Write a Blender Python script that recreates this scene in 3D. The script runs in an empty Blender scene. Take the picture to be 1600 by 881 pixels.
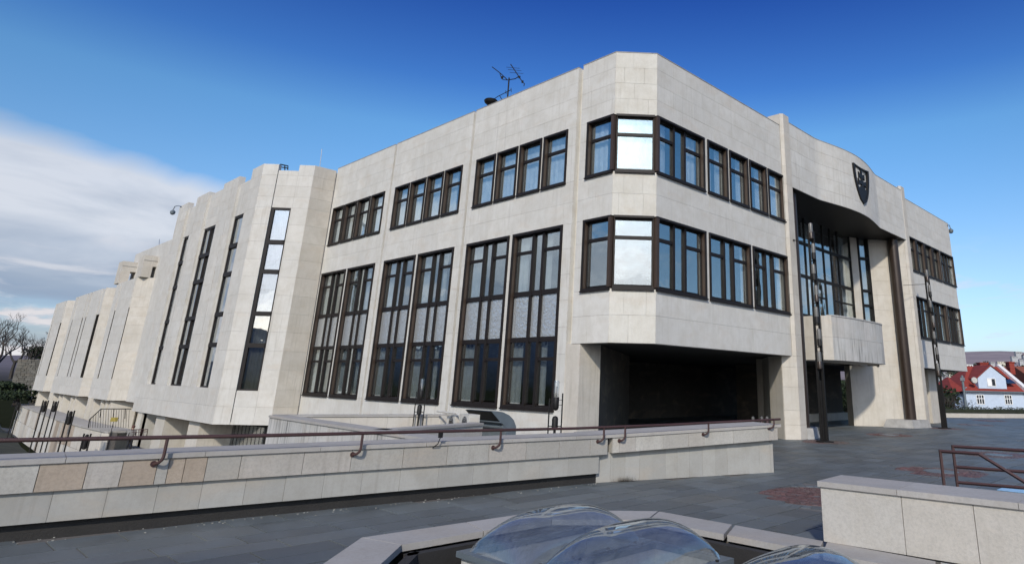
import bpy, bmesh, math, random
from mathutils import Vector, Matrix
R = math.radians
random.seed(7)
S = bpy.context.scene
COL = S.collection

# ------------------------------------------------------------------ camera
CAM = Vector((-15.29918879, -13.43846014, 2.0))
RW = Matrix(((0.66686301, -0.74489776, 0.02051964),
             (0.2391231, 0.18783025, -0.95264891),
             (0.70577182, 0.64019304, 0.30337931)))
FX, PX, PY = 1019.34, 978.41, 273.31
cd = bpy.data.cameras.new('camera')
cam = bpy.data.objects.new('camera', cd)
COL.objects.link(cam)
cam.matrix_world = Matrix.Translation(CAM) @ Matrix((RW[0], -RW[1], -RW[2])).transposed().to_4x4()
cd.sensor_width = 36
cd.lens = FX / 1600 * 36
cd.shift_x = (800 - PX) / 1600
cd.shift_y = (PY - 440.5) / 1600
cd.clip_start = 0.1
cd.clip_end = 12000
S.camera = cam

# ------------------------------------------------------------------ light
SUN_DIR = Vector((-0.80, -0.60, 0.0)).normalized()      # towards the sun
SUN_EL = R(33)
S.view_settings.view_transform = 'Standard'
S.view_settings.look = 'None'
S.view_settings.exposure = 0.0
S.view_settings.gamma = 1
sd = bpy.data.lights.new('sun', 'SUN')
sd.energy = 3.3
sd.angle = R(2.5)
sd.color = (1.0, 0.925, 0.80)
so = bpy.data.objects.new('sun', sd)
COL.objects.link(so)
d = Vector((SUN_DIR.x * math.cos(SUN_EL), SUN_DIR.y * math.cos(SUN_EL), math.sin(SUN_EL)))
so.location = (-30, -22, 30)
so.rotation_euler = d.to_track_quat('Z', 'Y').to_euler()

# ------------------------------------------------------------------ node helpers
def nd(nt, t, **kw):
    n = nt.nodes.new(t)
    for k, v in kw.items():
        if k.startswith('_'):
            n.inputs[k[1:].replace('_', ' ')].default_value = v
        else:
            setattr(n, k, v)
    return n

def lk(nt, a, b):
    nt.links.new(a, b)

def mth(nt, op, a, b=None, c=None, clamp=False):
    n = nt.nodes.new('ShaderNodeMath'); n.operation = op; n.use_clamp = clamp
    for i, v in enumerate((a, b, c)):
        if v is None: continue
        if isinstance(v, (int, float)): n.inputs[i].default_value = v
        else: nt.links.new(v, n.inputs[i])
    return n.outputs[0]

def ramp(nt, fac, stops):
    n = nt.nodes.new('ShaderNodeValToRGB')
    cr = n.color_ramp
    while len(cr.elements) < len(stops): cr.elements.new(0.5)
    for e, (p, c) in zip(cr.elements, stops):
        e.position = p
        e.color = (c, c, c, 1) if isinstance(c, (int, float)) else (*c, 1)
    nt.links.new(fac, n.inputs[0])
    return n.outputs[0]

def mixc(nt, fac, a, b, blend='MIX'):
    n = nt.nodes.new('ShaderNodeMix'); n.data_type = 'RGBA'; n.blend_type = blend
    n.clamp_factor = True; n.clamp_result = False
    for s, v in ((n.inputs[0], fac), (n.inputs[6], a), (n.inputs[7], b)):
        if isinstance(v, (int, float)): s.default_value = v
        elif isinstance(v, tuple): s.default_value = (*v, 1) if len(v) == 3 else v
        else: nt.links.new(v, s)
    return n.outputs[2]

def noise(nt, vec, scale, detail=4, rough=0.55, dist=0.0):
    n = nt.nodes.new('ShaderNodeTexNoise')
    n.inputs['Scale'].default_value = scale
    n.inputs['Detail'].default_value = detail
    n.inputs['Roughness'].default_value = rough
    n.inputs['Distortion'].default_value = dist
    if vec is not None: nt.links.new(vec, n.inputs['Vector'])
    return n.outputs['Fac']

# ------------------------------------------------------------------ world
W = bpy.data.worlds.new('World'); S.world = W; W.use_nodes = True
nt = W.node_tree; nt.nodes.clear()
sky = nd(nt, 'ShaderNodeTexSky', sky_type='NISHITA', sun_disc=False)
sky.sun_elevation = SUN_EL
sky.sun_rotation = math.atan2(SUN_DIR.x, SUN_DIR.y)
sky.air_density = 1.0; sky.dust_density = 1.5; sky.ozone_density = 3.0; sky.altitude = 200
hs = nd(nt, 'ShaderNodeHueSaturation', _Saturation=1.04, _Value=1.0)
gmn = nd(nt, 'ShaderNodeGamma', _Gamma=1.35)
lk(nt, mixc(nt, 1.0, sky.outputs[0], (0.147, 0.158, 0.19), 'MULTIPLY'), gmn.inputs['Color'])
lk(nt, mixc(nt, 1.0, gmn.outputs[0], (7.3, 7.3, 7.0), 'MULTIPLY'), hs.inputs['Color'])
tc = nd(nt, 'ShaderNodeTexCoord')
sp = nd(nt, 'ShaderNodeSeparateXYZ'); lk(nt, tc.outputs['Generated'], sp.inputs[0])
# cloud plane coordinates: direction divided by its height
zc = mth(nt, 'MAXIMUM', sp.outputs['Z'], 0.0)
den = mth(nt, 'ADD', zc, 0.12)
cx_ = mth(nt, 'DIVIDE', sp.outputs['X'], den); cy_ = mth(nt, 'DIVIDE', sp.outputs['Y'], den)
cb = nd(nt, 'ShaderNodeCombineXYZ'); lk(nt, cx_, cb.inputs[0]); lk(nt, cy_, cb.inputs[1])
nz1 = noise(nt, cb.outputs[0], 0.55, 7, 0.55, 0.3)
# long bank of stratus on the left: above a tilted great circle it thins out
def bank():
    def ray(x, y):
        v = RW.transposed() @ Vector(((x - PX) / FX, (y - PY) / FX, 1.0)); return v.normalized()
    a, b = ray(0, 195), ray(400, 300)
    n = a.cross(b).normalized()
    if n.z < 0: n = -n
    return n
bn = bank()
dot = nd(nt, 'ShaderNodeVectorMath', operation='DOT_PRODUCT'); dot.inputs[1].default_value = bn
lk(nt, tc.outputs['Generated'], dot.inputs[0])
nrm = nd(nt, 'ShaderNodeVectorMath', operation='MULTIPLY'); nrm.inputs[1].default_value = (2.2, 2.2, 9.0)
lk(nt, tc.outputs['Generated'], nrm.inputs[0])
nz2 = noise(nt, nrm.outputs[0], 2.6, 8, 0.58, 0.35)
nz2b = noise(nt, nrm.outputs[0], 0.9, 3, 0.5, 0.2)
nsoft = noise(nt, nrm.outputs[0], 1.15, 6, 0.52, 0.5)
e1 = mth(nt, 'MULTIPLY_ADD', nsoft, -0.085, 0.052)
e1 = mth(nt, 'SUBTRACT', e1, dot.outputs['Value'])            # > 0 inside the bank, grows downwards
bm_ = mth(nt, 'MULTIPLY', e1, 40.0, clamp=True)
low = mth(nt, 'MULTIPLY_ADD', nsoft, 0.22, 0.15)
low = mth(nt, 'MULTIPLY', mth(nt, 'SUBTRACT', low, e1), 18.0, clamp=True)
azl = mth(nt, 'MULTIPLY_ADD', sp.outputs['X'], -3.2, 1.7, clamp=True)
bankm = mth(nt, 'MULTIPLY', bm_, azl)
bankm = mth(nt, 'MULTIPLY', bankm, mth(nt, 'MULTIPLY_ADD', low, 0.70, 0.28))
bankm = mth(nt, 'MULTIPLY', bankm, mth(nt, 'MULTIPLY_ADD', nz2b, 0.35, 0.72, clamp=True))
# low cumulus all round the horizon
lowb = mth(nt, 'SUBTRACT', 0.20, sp.outputs['Z'])
lowb = mth(nt, 'MULTIPLY', lowb, 8.0, clamp=True)
cum = mth(nt, 'MULTIPLY_ADD', nz2, 11.0, -5.35, clamp=True)
cum = mth(nt, 'MULTIPLY', cum, lowb)
# clouds behind the camera, the ones the chamfered windows mirror
back = mth(nt, 'ADD', mth(nt, 'MULTIPLY', sp.outputs['X'], -0.7), mth(nt, 'MULTIPLY', sp.outputs['Y'], -0.7))
backm = mth(nt, 'MULTIPLY_ADD', back, 2.2, -1.15, clamp=True)
nz3 = mth(nt, 'MULTIPLY_ADD', nz1, 4.0, -1.35, clamp=True)
backm = mth(nt, 'MULTIPLY', backm, nz3)
cl = mth(nt, 'MAXIMUM', mth(nt, 'MAXIMUM', bankm, cum), mth(nt, 'MULTIPLY', backm, 0.55))
shade = ramp(nt, mth(nt, 'MULTIPLY_ADD', e1, -2.6, mth(nt, 'MULTIPLY', nsoft, 1.7)), [(0.0, (1.8, 2.5, 3.8)), (0.40, (2.9, 3.4, 4.3)), (0.85, (6.0, 6.2, 6.7))])
cumc = ramp(nt, nz2, [(0.47, (3.6, 4.0, 4.9)), (0.56, (5.9, 5.8, 6.1)), (0.70, (7.0, 6.9, 7.0))])
bright = mixc(nt, cum, shade, cumc)
tintz = ramp(nt, sp.outputs['Z'], [(0.0, (0.62, 0.56, 0.56)), (0.10, (0.74, 0.61, 0.52)), (0.17, (0.82, 0.65, 0.48)), (0.35, (0.76, 0.79, 0.585)), (0.42, (0.42, 0.55, 0.56)), (0.55, (0.19, 0.315, 0.49)), (1.0, (0.20, 0.32, 0.44))])
clear = mixc(nt, 1.0, hs.outputs[0], mixc(nt, 1.0, tintz, (2.0, 2.0, 2.0), 'MULTIPLY'), 'MULTIPLY')
skyc = mixc(nt, cl, clear, bright)
bg = nd(nt, 'ShaderNodeBackground', _Strength=0.12)
lk(nt, skyc, bg.inputs[0])
wo = nd(nt, 'ShaderNodeOutputWorld'); lk(nt, bg.outputs[0], wo.inputs[0])

# ------------------------------------------------------------------ materials
MATS = {}
def newmat(name):
    m = bpy.data.materials.new(name); m.use_nodes = True
    nt = m.node_tree; nt.nodes.clear()
    out = nt.nodes.new('ShaderNodeOutputMaterial')
    b = nt.nodes.new('ShaderNodeBsdfPrincipled')
    nt.links.new(b.outputs[0], out.inputs[0])
    MATS[name] = m
    return m, nt, b, out

def simple(name, col, rough=0.5, metal=0.0, var=0.12, scale=3.0, bump=0.0, bscale=30, spec=None):
    m, nt, b, out = newmat(name)
    g = nd(nt, 'ShaderNodeNewGeometry')
    n = noise(nt, g.outputs['Position'], scale, 5)
    lo = tuple(c * (1 - var) for c in col); hi_ = tuple(min(1, c * (1 + var)) for c in col)
    c = mixc(nt, ramp(nt, n, [(0.3, 0.0), (0.7, 1.0)]), lo, hi_)
    lk(nt, c, b.inputs['Base Color'])
    b.inputs['Roughness'].default_value = rough
    b.inputs['Metallic'].default_value = metal
    if spec is not None: b.inputs['Specular IOR Level'].default_value = spec
    if bump:
        n2 = noise(nt, g.outputs['Position'], bscale, 6, 0.6)
        bp = nd(nt, 'ShaderNodeBump', _Strength=bump, _Distance=0.02)
        lk(nt, n2, bp.inputs['Height']); lk(nt, bp.outputs[0], b.inputs['Normal'])
    return m

def stone(name, base, warm, streak=0.5, tint=0.10, bump=0.25, rib=None, speck=0.0, dark=(0.16, 0.14, 0.11), pink=0.0):
    """pale limestone cladding: tone differs slab by slab, rain streaks, specks"""
    m, nt, b, out = newmat(name)
    g = nd(nt, 'ShaderNodeNewGeometry'); oi = nd(nt, 'ShaderNodeObjectInfo')
    P = g.outputs['Position']
    rnd = mth(nt, 'FRACT', mth(nt, 'ADD', g.outputs['Random Per Island'], oi.outputs['Random']))
    c = mixc(nt, rnd, base, warm)
    n1 = noise(nt, P, 0.35, 4, 0.6)
    c = mixc(nt, ramp(nt, n1, [(0.35, 0.0), (0.7, 0.55)]), c, tuple(x * 0.86 for x in base))
    r2 = mth(nt, 'FRACT', mth(nt, 'MULTIPLY', rnd, 7.31))
    br = mth(nt, 'MULTIPLY_ADD', r2, tint * 2, 1 - tint)
    hv = nd(nt, 'ShaderNodeHueSaturation'); lk(nt, c, hv.inputs['Color']); lk(nt, br, hv.inputs['Value'])
    c = hv.outputs[0]
    if pink:
        r3 = mth(nt, 'FRACT', mth(nt, 'MULTIPLY', rnd, 3.77))
        c = mixc(nt, mth(nt, 'MULTIPLY', ramp(nt, r3, [(0.55, 0.0), (0.8, 1.0)]), pink), c, (0.46, 0.30, 0.215))
    mp = nd(nt, 'ShaderNodeMapping'); mp.inputs['Scale'].default_value = (5.5, 5.5, 0.28); lk(nt, P, mp.inputs[0])
    n2 = noise(nt, mp.outputs[0], 1.6, 5, 0.65)
    st = mth(nt, 'MULTIPLY', ramp(nt, n2, [(0.52 if streak < .9 else .47, 0.0), (0.80 if streak < .9 else .66, 1.0)]), streak)
    n2b = noise(nt, P, 0.5, 3, 0.5)
    st = mth(nt, 'MULTIPLY', st, ramp(nt, n2b, [(0.4, 0.15), (0.65, 1.0)]))
    c = mixc(nt, st, c, dark)
    n4 = noise(nt, P, 1.7, 7, 0.68, 0.2)
    c = mixc(nt, mth(nt, 'MULTIPLY', ramp(nt, n4, [(0.40, 0.0), (0.66, 1.0)]), 0.55), c, tuple(x * y for x, y in zip(base, (0.78, 0.75, 0.70))))
    mp5 = nd(nt, 'ShaderNodeMapping'); mp5.inputs['Scale'].default_value = (1.0, 1.0, 2.6); lk(nt, P, mp5.inputs[0])
    n5 = noise(nt, mp5.outputs[0], 0.75, 4, 0.55, 0.6)
    c = mixc(nt, mth(nt, 'MULTIPLY', ramp(nt, n5, [(0.55, 0.0), (0.74, 1.0)]), 0.20), c, (0.50, 0.38, 0.26))
    n3 = noise(nt, P, 26, 5, 0.7)
    c = mixc(nt, mth(nt, 'MULTIPLY', ramp(nt, n3, [(0.35, 1.0), (0.55, 0.0)]), 0.16 + speck), c, tuple(x * 0.62 for x in base))
    lk(nt, c, b.inputs['Base Color'])
    b.inputs['Roughness'].default_value = 0.78
    b.inputs['Specular IOR Level'].default_value = 0.25
    hgt = noise(nt, P, 38, 6, 0.65)
    bp = nd(nt, 'ShaderNodeBump', _Strength=bump, _Distance=0.006); lk(nt, hgt, bp.inputs['Height'])
    last = bp.outputs[0]
    if rib:
        wv = nd(nt, 'ShaderNodeTexWave'); wv.bands_direction = 'X'; wv.inputs['Scale'].default_value = rib
        mp2 = nd(nt, 'ShaderNodeMapping'); mp2.inputs['Rotation'].default_value = (0, 0, R(45)); lk(nt, P, mp2.inputs[0])
        wv.inputs['Distortion'].default_value = 0.25
        lk(nt, mp2.outputs[0], wv.inputs[0])
        b2 = nd(nt, 'ShaderNodeBump', _Strength=0.5, _Distance=0.012); lk(nt, wv.outputs['Fac'], b2.inputs['Height'])
        lk(nt, last, b2.inputs['Normal']); last = b2.outputs[0]
    lk(nt, last, b.inputs['Normal'])
    return m

def schlick(nt):
    lw = nd(nt, 'ShaderNodeLayerWeight', _Blend=0.5)
    return mth(nt, 'POWER', lw.outputs['Facing'], 4.0)

def glassmat(name, refl=0.35, tint=(0.75, 0.8, 0.82), rough=0.0, bump=0.0, ior=1.5, col=(0.9, 0.95, 1.0), wob=0.012):
    m, nt, b, out = newmat(name); nt.nodes.remove(b)
    g = nd(nt, 'ShaderNodeNewGeometry')
    tr = nd(nt, 'ShaderNodeBsdfTransparent', _Color=(*tint, 1))
    gl = nd(nt, 'ShaderNodeBsdfGlossy', _Color=(*col, 1), _Roughness=rough)
    h = noise(nt, g.outputs['Position'], 1.1, 2, 0.5)
    bp = nd(nt, 'ShaderNodeBump', _Strength=0.6, _Distance=wob); lk(nt, h, bp.inputs['Height'])
    last = bp.outputs[0]
    if bump:
        h2 = noise(nt, g.outputs['Position'], 9, 3, 0.6, 0.4)
        b2 = nd(nt, 'ShaderNodeBump', _Strength=bump, _Distance=0.05); lk(nt, h2, b2.inputs['Height']); lk(nt, last, b2.inputs['Normal']); last = b2.outputs[0]
    lk(nt, last, gl.inputs['Normal'])
    f = mth(nt, 'MULTIPLY_ADD', schlick(nt), 1 - refl, refl, clamp=True)
    mx = nd(nt, 'ShaderNodeMixShader'); lk(nt, f, mx.inputs[0]); lk(nt, tr.outputs[0], mx.inputs[1]); lk(nt, gl.outputs[0], mx.inputs[2])
    lk(nt, mx.outputs[0], out.inputs[0])
    return m

M_STONE = stone('limestone', (0.60, 0.58, 0.53), (0.625, 0.60, 0.545), 0.55, tint=0.03)
M_RIB = stone('ribbed_limestone', (0.60, 0.575, 0.51), (0.62, 0.59, 0.52), 0.40, rib=7.0, tint=0.03)
M_WING = stone('wing_limestone', (0.57, 0.55, 0.505), (0.59, 0.56, 0.505), 0.6, tint=0.035)
M_TAN = stone('tan_limestone', (0.53, 0.495, 0.435), (0.56, 0.515, 0.445), 0.6, tint=0.04)
M_PARA = stone('parapet_limestone', (0.40, 0.385, 0.35), (0.43, 0.405, 0.355), 0.55, tint=0.12, bump=0.6, speck=0.25, pink=0.12)
M_BAND = stone('band_limestone', (0.36, 0.35, 0.32), (0.38, 0.365, 0.325), 0.45, tint=0.08)
M_COPE = stone('coping_limestone', (0.40, 0.38, 0.35), (0.38, 0.36, 0.335), 0.35, tint=0.06, speck=0.15)
M_BLOCK = stone('block_limestone', (0.48, 0.455, 0.41), (0.50, 0.455, 0.39), 0.25, tint=0.05, bump=0.7, speck=0.2)
M_TRAV = stone('weathered_travertine', (0.50, 0.49, 0.46), (0.52, 0.49, 0.45), 0.95, tint=0.05, dark=(0.10, 0.10, 0.09))
M_MORTAR = simple('mortar', (0.12, 0.11, 0.10), 0.9)
M_FRAME = simple('bronze_frame', (0.013, 0.0095, 0.008), 0.55, 0.0, spec=0.3)
M_JAMB = simple('brown_jamb', (0.046, 0.029, 0.019), 0.55, 0.0)
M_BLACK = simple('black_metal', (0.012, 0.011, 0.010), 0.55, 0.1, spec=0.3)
M_BROWNPIPE = simple('dark_brown_pipe', (0.040, 0.027, 0.020), 0.35, 0.3)
M_RAIL = simple('maroon_rail', (0.058, 0.028, 0.025), 0.5, 0.1, bump=0.3, bscale=60)
M_DARK = simple('dark_plinth', (0.022, 0.020, 0.018), 0.85, bump=0.4)
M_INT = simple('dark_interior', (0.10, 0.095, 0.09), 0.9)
M_SOFF = simple('soffit', (0.022, 0.020, 0.018), 0.8)  # darkened so the shade beneath the block sits in the colour
M_CURT = simple('curtain', (0.80, 0.80, 0.78), 0.9)
M_CURTG = simple('grey_curtain', (0.46, 0.46, 0.42), 0.9)
M_GLASS = glassmat('window_glass', 0.30, tint=(0.90,0.93,0.95), col=(.93, 1, 1))
M_GLASSD = glassmat('wing_glass', 0.34, tint=(0.8, 0.82, 0.82), wob=0.010)
M_CRUMP = glassmat('textured_glass', 0.5, tint=(0.55, 0.57, 0.56), rough=0.12, bump=0.6, col=(0.80, 0.84, 0.86))
_n = M_CRUMP.node_tree; _t = [x for x in _n.nodes if x.type == 'BSDF_TRANSPARENT'][0]; _d = _n.nodes.new('ShaderNodeBsdfDiffuse'); _d.inputs[0].default_value = (.40, .41, .40, 1)
_n.links.new(_d.outputs[0], _t.outputs[0].links[0].to_socket)
M_CONC = simple('concrete', (0.30, 0.29, 0.27), 0.85, bump=0.5, var=0.2)
M_LGLASS = glassmat('lamp_glass', 0.12, tint=(0.9, 0.92, 0.92), rough=0.1)
M_LWHITE = simple('lamp_opal', (0.115, 0.11, 0.10), 0.35)

M_UC = stone('undercroft_stone_shade', (0.075, 0.068, 0.058), (0.10, 0.09, 0.075), 0.6)  # near-black: the shade of the undercroft is put into the stone colour
M_PINK = stone('pink_limestone', (0.39, 0.32, 0.25), (0.37, 0.315, 0.255), 0.5, tint=0.12, bump=0.8, speck=0.3)
M_GREYP = simple('grey_paint', (0.13, 0.155, 0.17), 0.45, 0.2)
M_WHITE = simple('white_plastic', (0.48, 0.46, 0.41), 0.5)
M_LIGHTMETAL = simple('pale_metal', (0.35, 0.36, 0.37), 0.4, 0.5)

def paving(name, base, var=0.3):
    m, nt, b, out = newmat(name)
    g = nd(nt, 'ShaderNodeNewGeometry'); oi = nd(nt, 'ShaderNodeObjectInfo'); P = g.outputs['Position']
    rnd = mth(nt, 'FRACT', mth(nt, 'ADD', g.outputs['Random Per Island'], oi.outputs['Random']))
    v = mth(nt, 'MULTIPLY_ADD', rnd, var, 1 - var / 2)
    n1 = noise(nt, P, 1.3, 6, 0.65); n0 = noise(nt, P, 0.28, 4, 0.6)
    c = mixc(nt, ramp(nt, n1, [(0.3, 0.0), (0.72, 1.0)]), tuple(x * 0.72 for x in base), tuple(x * 1.25 for x in base))
    c = mixc(nt, mth(nt, 'MULTIPLY', ramp(nt, n0, [(0.48, 0.0), (0.66, 1.0)]), 0.6), c, (0.115, 0.108, 0.088))
    r2 = mth(nt, 'FRACT', mth(nt, 'MULTIPLY', rnd, 5.13))
    c = mixc(nt, mth(nt, 'MULTIPLY', ramp(nt, r2, [(0.7, 0.0), (0.9, 1.0)]), 0.35), c, (0.11, 0.125, 0.125))
    hv = nd(nt, 'ShaderNodeHueSaturation'); lk(nt, c, hv.inputs['Color']); lk(nt, v, hv.inputs['Value'])
    lk(nt, hv.outputs[0], b.inputs['Base Color'])
    rg = ramp(nt, n1, [(0.3, 0.42), (0.7, 0.68)]); lk(nt, rg, b.inputs['Roughness'])
    n2 = noise(nt, P, 22, 6, 0.65)
    bp = nd(nt, 'ShaderNodeBump', _Strength=0.5, _Distance=0.006); lk(nt, n2, bp.inputs['Height']); lk(nt, bp.outputs[0], b.inputs['Normal'])
    return m
M_SLAB = paving('slate_paving', (0.096, 0.110, 0.115), 0.42)
M_RED = paving('red_cobble', (0.115, 0.055, 0.050), 0.6)
M_EARTH = simple('grass_bank', (0.018, 0.022, 0.012), 0.95, var=0.5, scale=0.6, bump=0.8, bscale=4)
M_ASPH = simple('asphalt', (0.045, 0.045, 0.048), 0.8, var=0.2)

# ------------------------------------------------------------------ mesh helpers
class MB:
    def __init__(s): s.v = []; s.f = []; s.g = []
    def add(s, vs, fs):
        s.g.append((len(s.v), len(s.f)))
        o = len(s.v); s.v += [tuple(v) for v in vs]; s.f += [tuple(i + o for i in f) for f in fs]; return s
    def box(s, x0, x1, y0, y1, z0, z1):
        return s.hexa([(x0, y0, z0), (x1, y0, z0), (x1, y1, z0), (x0, y1, z0), (x0, y0, z1), (x1, y0, z1), (x1, y1, z1), (x0, y1, z1)])
    def hexa(s, p):
        return s.add(p, [(0, 3, 2, 1), (4, 5, 6, 7), (0, 1, 5, 4), (1, 2, 6, 5), (2, 3, 7, 6), (3, 0, 4, 7)])
    def prism(s, poly, z0, z1):
        n = len(poly)
        a = [(p[0], p[1], z0 if len(p) < 3 else p[2]) for p in poly]; b = [(p[0], p[1], z1) for p in poly]
        return s.add(a + b, [tuple(range(n - 1, -1, -1)), tuple(range(n, 2 * n))] + [(i, (i + 1) % n, n + (i + 1) % n, n + i) for i in range(n)])
    def tube(s, pts, r, n=8, cap=True):
        pts = [Vector(p) for p in pts]; rs = r if isinstance(r, (list, tuple)) else [r] * len(pts)
        base = len(s.v); prev = None
        for i, p in enumerate(pts):
            t = (pts[min(i + 1, len(pts) - 1)] - pts[max(i - 1, 0)]).normalized()
            if prev is None:
                up = Vector((0, 0, 1)) if abs(t.z) < 0.9 else Vector((1, 0, 0))
                a = t.cross(up).normalized()
            else:
                a = (prev - t * prev.dot(t)).normalized()
            prev = a; bb = t.cross(a)
            for k in range(n):
                an = 2 * math.pi * k / n
                s.v.append(tuple(p + (a * math.cos(an) + bb * math.sin(an)) * rs[i]))
        for i in range(len(pts) - 1):
            for k in range(n):
                s.f.append((base + i * n + k, base + i * n + (k + 1) % n, base + (i + 1) * n + (k + 1) % n, base + (i + 1) * n + k))
        if cap:
            s.f.append(tuple(base + k for k in range(n - 1, -1, -1)))
            s.f.append(tuple(base + (len(pts) - 1) * n + k for k in range(n)))
        return s
    def lathe(s, c, prof, n=16):
        base = len(s.v)
        for (r, z) in prof:
            for k in range(n):
                a = 2 * math.pi * k / n; s.v.append((c[0] + r * math.cos(a), c[1] + r * math.sin(a), c[2] + z))
        for i in range(len(prof) - 1):
            for k in range(n):
                s.f.append((base + i * n + k, base + i * n + (k + 1) % n, base + (i + 1) * n + (k + 1) % n, base + (i + 1) * n + k))
        s.f.append(tuple(base + k for k in range(n - 1, -1, -1)))
        s.f.append(tuple(base + (len(prof) - 1) * n + k for k in range(n)))
        return s
    def split(s, name, m=None, parent=None):
        out = []; ends = s.g[1:] + [(len(s.v), len(s.f))]
        for (v0, f0), (v1, f1) in zip(s.g, ends):
            mb = MB(); mb.v = s.v[v0:v1]; mb.f = [tuple(i - v0 for i in f) for f in s.f[f0:f1]]; out.append(mb.build(name, m, parent))
        return out
    def build(s, name, m=None, parent=None, smooth=False, recalc=True):
        me = bpy.data.meshes.new(name); me.from_pydata(s.v, [], s.f)
        if recalc:
            b = bmesh.new(); b.from_mesh(me); bmesh.ops.recalc_face_normals(b, faces=b.faces); b.to_mesh(me); b.free()
        if smooth:
            for p in me.polygons: p.use_smooth = True
            try: me.set_sharp_from_angle(angle=R(38))
            except Exception: pass
        o = bpy.data.objects.new(name, me); COL.objects.link(o)
        if m: me.materials.append(m)
        if parent: adopt(o, parent)
        return o

def wmat(o):
    m = o.matrix_basis.copy()
    return (wmat(o.parent) @ o.matrix_parent_inverse @ m) if o.parent else m

def adopt(o, parent):
    o.parent = parent; o.matrix_parent_inverse = wmat(parent).inverted()

def tag(o, label=None, cat=None, group=None, kind=None):
    if label: o['label'] = label
    if cat: o['category'] = cat
    if group: o['group'] = group
    if kind: o['kind'] = kind
    return o

def thing(name, label, cat, group=None, loc=(0, 0, 0)):
    o = bpy.data.objects.new(name, None); COL.objects.link(o); o.empty_display_size = 0.2; o.location = loc
    return tag(o, label, cat, group)

def copy_tree(o, parent=None):
    c = o.copy(); COL.objects.link(c)
    if parent: c.parent = parent
    for ch in o.children: copy_tree(ch, c)
    return c

def ray(x, y): return RW.transposed() @ Vector(((x - PX) / FX, (y - PY) / FX, 1.0))
def pl(x, y, ax, v):
    d = ray(x, y); return CAM + d * ((v - CAM[ax]) / d[ax])
def at(x, y, t): return CAM + ray(x, y) * t
def vp(x, y, P, dv):
    n = Vector((-dv[1], dv[0], 0)); d = ray(x, y)
    return CAM + d * ((Vector((P[0], P[1], 0)) - CAM).dot(n) / d.dot(n))
def projsize(c, ext):
    q = RW @ (Vector(c) - CAM)
    return ext / max(q.z, 0.5) if q.z > 0 else 0

CUBE = {}
def cube_mesh(m):
    if m.name not in CUBE:
        mb = MB().box(-.5, .5, -.5, .5, -.5, .5)
        me = bpy.data.meshes.new('panel_block'); me.from_pydata(mb.v, [], mb.f); me.materials.append(m); CUBE[m.name] = me
    return CUBE[m.name]

class Frame:
    """a wall: origin at the ground, u along it, n outward"""
    def __init__(s, o, e):
        s.o = Vector((o[0], o[1], 0)); d = Vector((e[0] - o[0], e[1] - o[1], 0)); s.L = d.length; s.u = d.normalized()
        s.n = Vector((s.u.y, -s.u.x, 0)); s.u = s.u
    def p(s, u, d, z): return s.o + s.u * u + s.n * d + Vector((0, 0, z))
    def hexa(s, mb, u0, u1, d0, d1, z0, z1):
        return mb.hexa([s.p(u0, d0, z0), s.p(u1, d0, z0), s.p(u1, d1, z0), s.p(u0, d1, z0), s.p(u0, d0, z1), s.p(u1, d0, z1), s.p(u1, d1, z1), s.p(u0, d1, z1)])

class Panels:
    """collects cladding slabs; the ones that show largest become parts, the rest one stuff mesh"""
    def __init__(s, parent, name='stone_panel', limit=290): s.items = []; s.parent = parent; s.name = name; s.limit = limit
    def add(s, F, u0, u1, z0, z1, m, d1=0.0, th=0.04, gap=0.003):
        s.items.append((F, u0 + gap, u1 - gap, z0 + gap, z1 - gap, m, d1 + random.uniform(-.0015, .0015), th))
    def flush(s):
        def size(it):
            F, u0, u1, z0, z1, m, d1, th = it
            c = F.p((u0 + u1) / 2, 0, (z0 + z1) / 2); q = RW @ (c - CAM)
            if q.z < 0.5: return 0
            x = FX * q.x / q.z + PX; y = FX * q.y / q.z + PY
            if x < -60 or x > 1660 or y < -60 or y > 940: return 0
            vis = abs(F.n.dot((CAM - c).normalized()))
            return (u1 - u0) * (z1 - z0) * vis / q.z ** 2 * (1 if F.n.dot(CAM - c) > 0 else 0)
        its = sorted(s.items, key=size, reverse=True)
        for it in its[:s.limit]:
            F, u0, u1, z0, z1, m, d1, th = it
            o = bpy.data.objects.new(s.name, cube_mesh(m)); COL.objects.link(o)
            c = F.p((u0 + u1) / 2, d1 - th / 2, (z0 + z1) / 2)
            M = Matrix((F.u * (u1 - u0), -F.n * th, Vector((0, 0, z1 - z0)))).transposed().to_4x4(); M.translation = c
            o.matrix_basis = M; adopt(o, s.parent)
        rest = {}
        for it in its[s.limit:]:
            F, u0, u1, z0, z1, m, d1, th = it
            F.hexa(rest.setdefault(m.name, (MB(), m))[0], u0, u1, d1 - th, d1, z0, z1)
        for k, (mb, m) in rest.items():
            tag(mb.build(s.name + 's', m, s.parent), kind='stuff')

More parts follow.
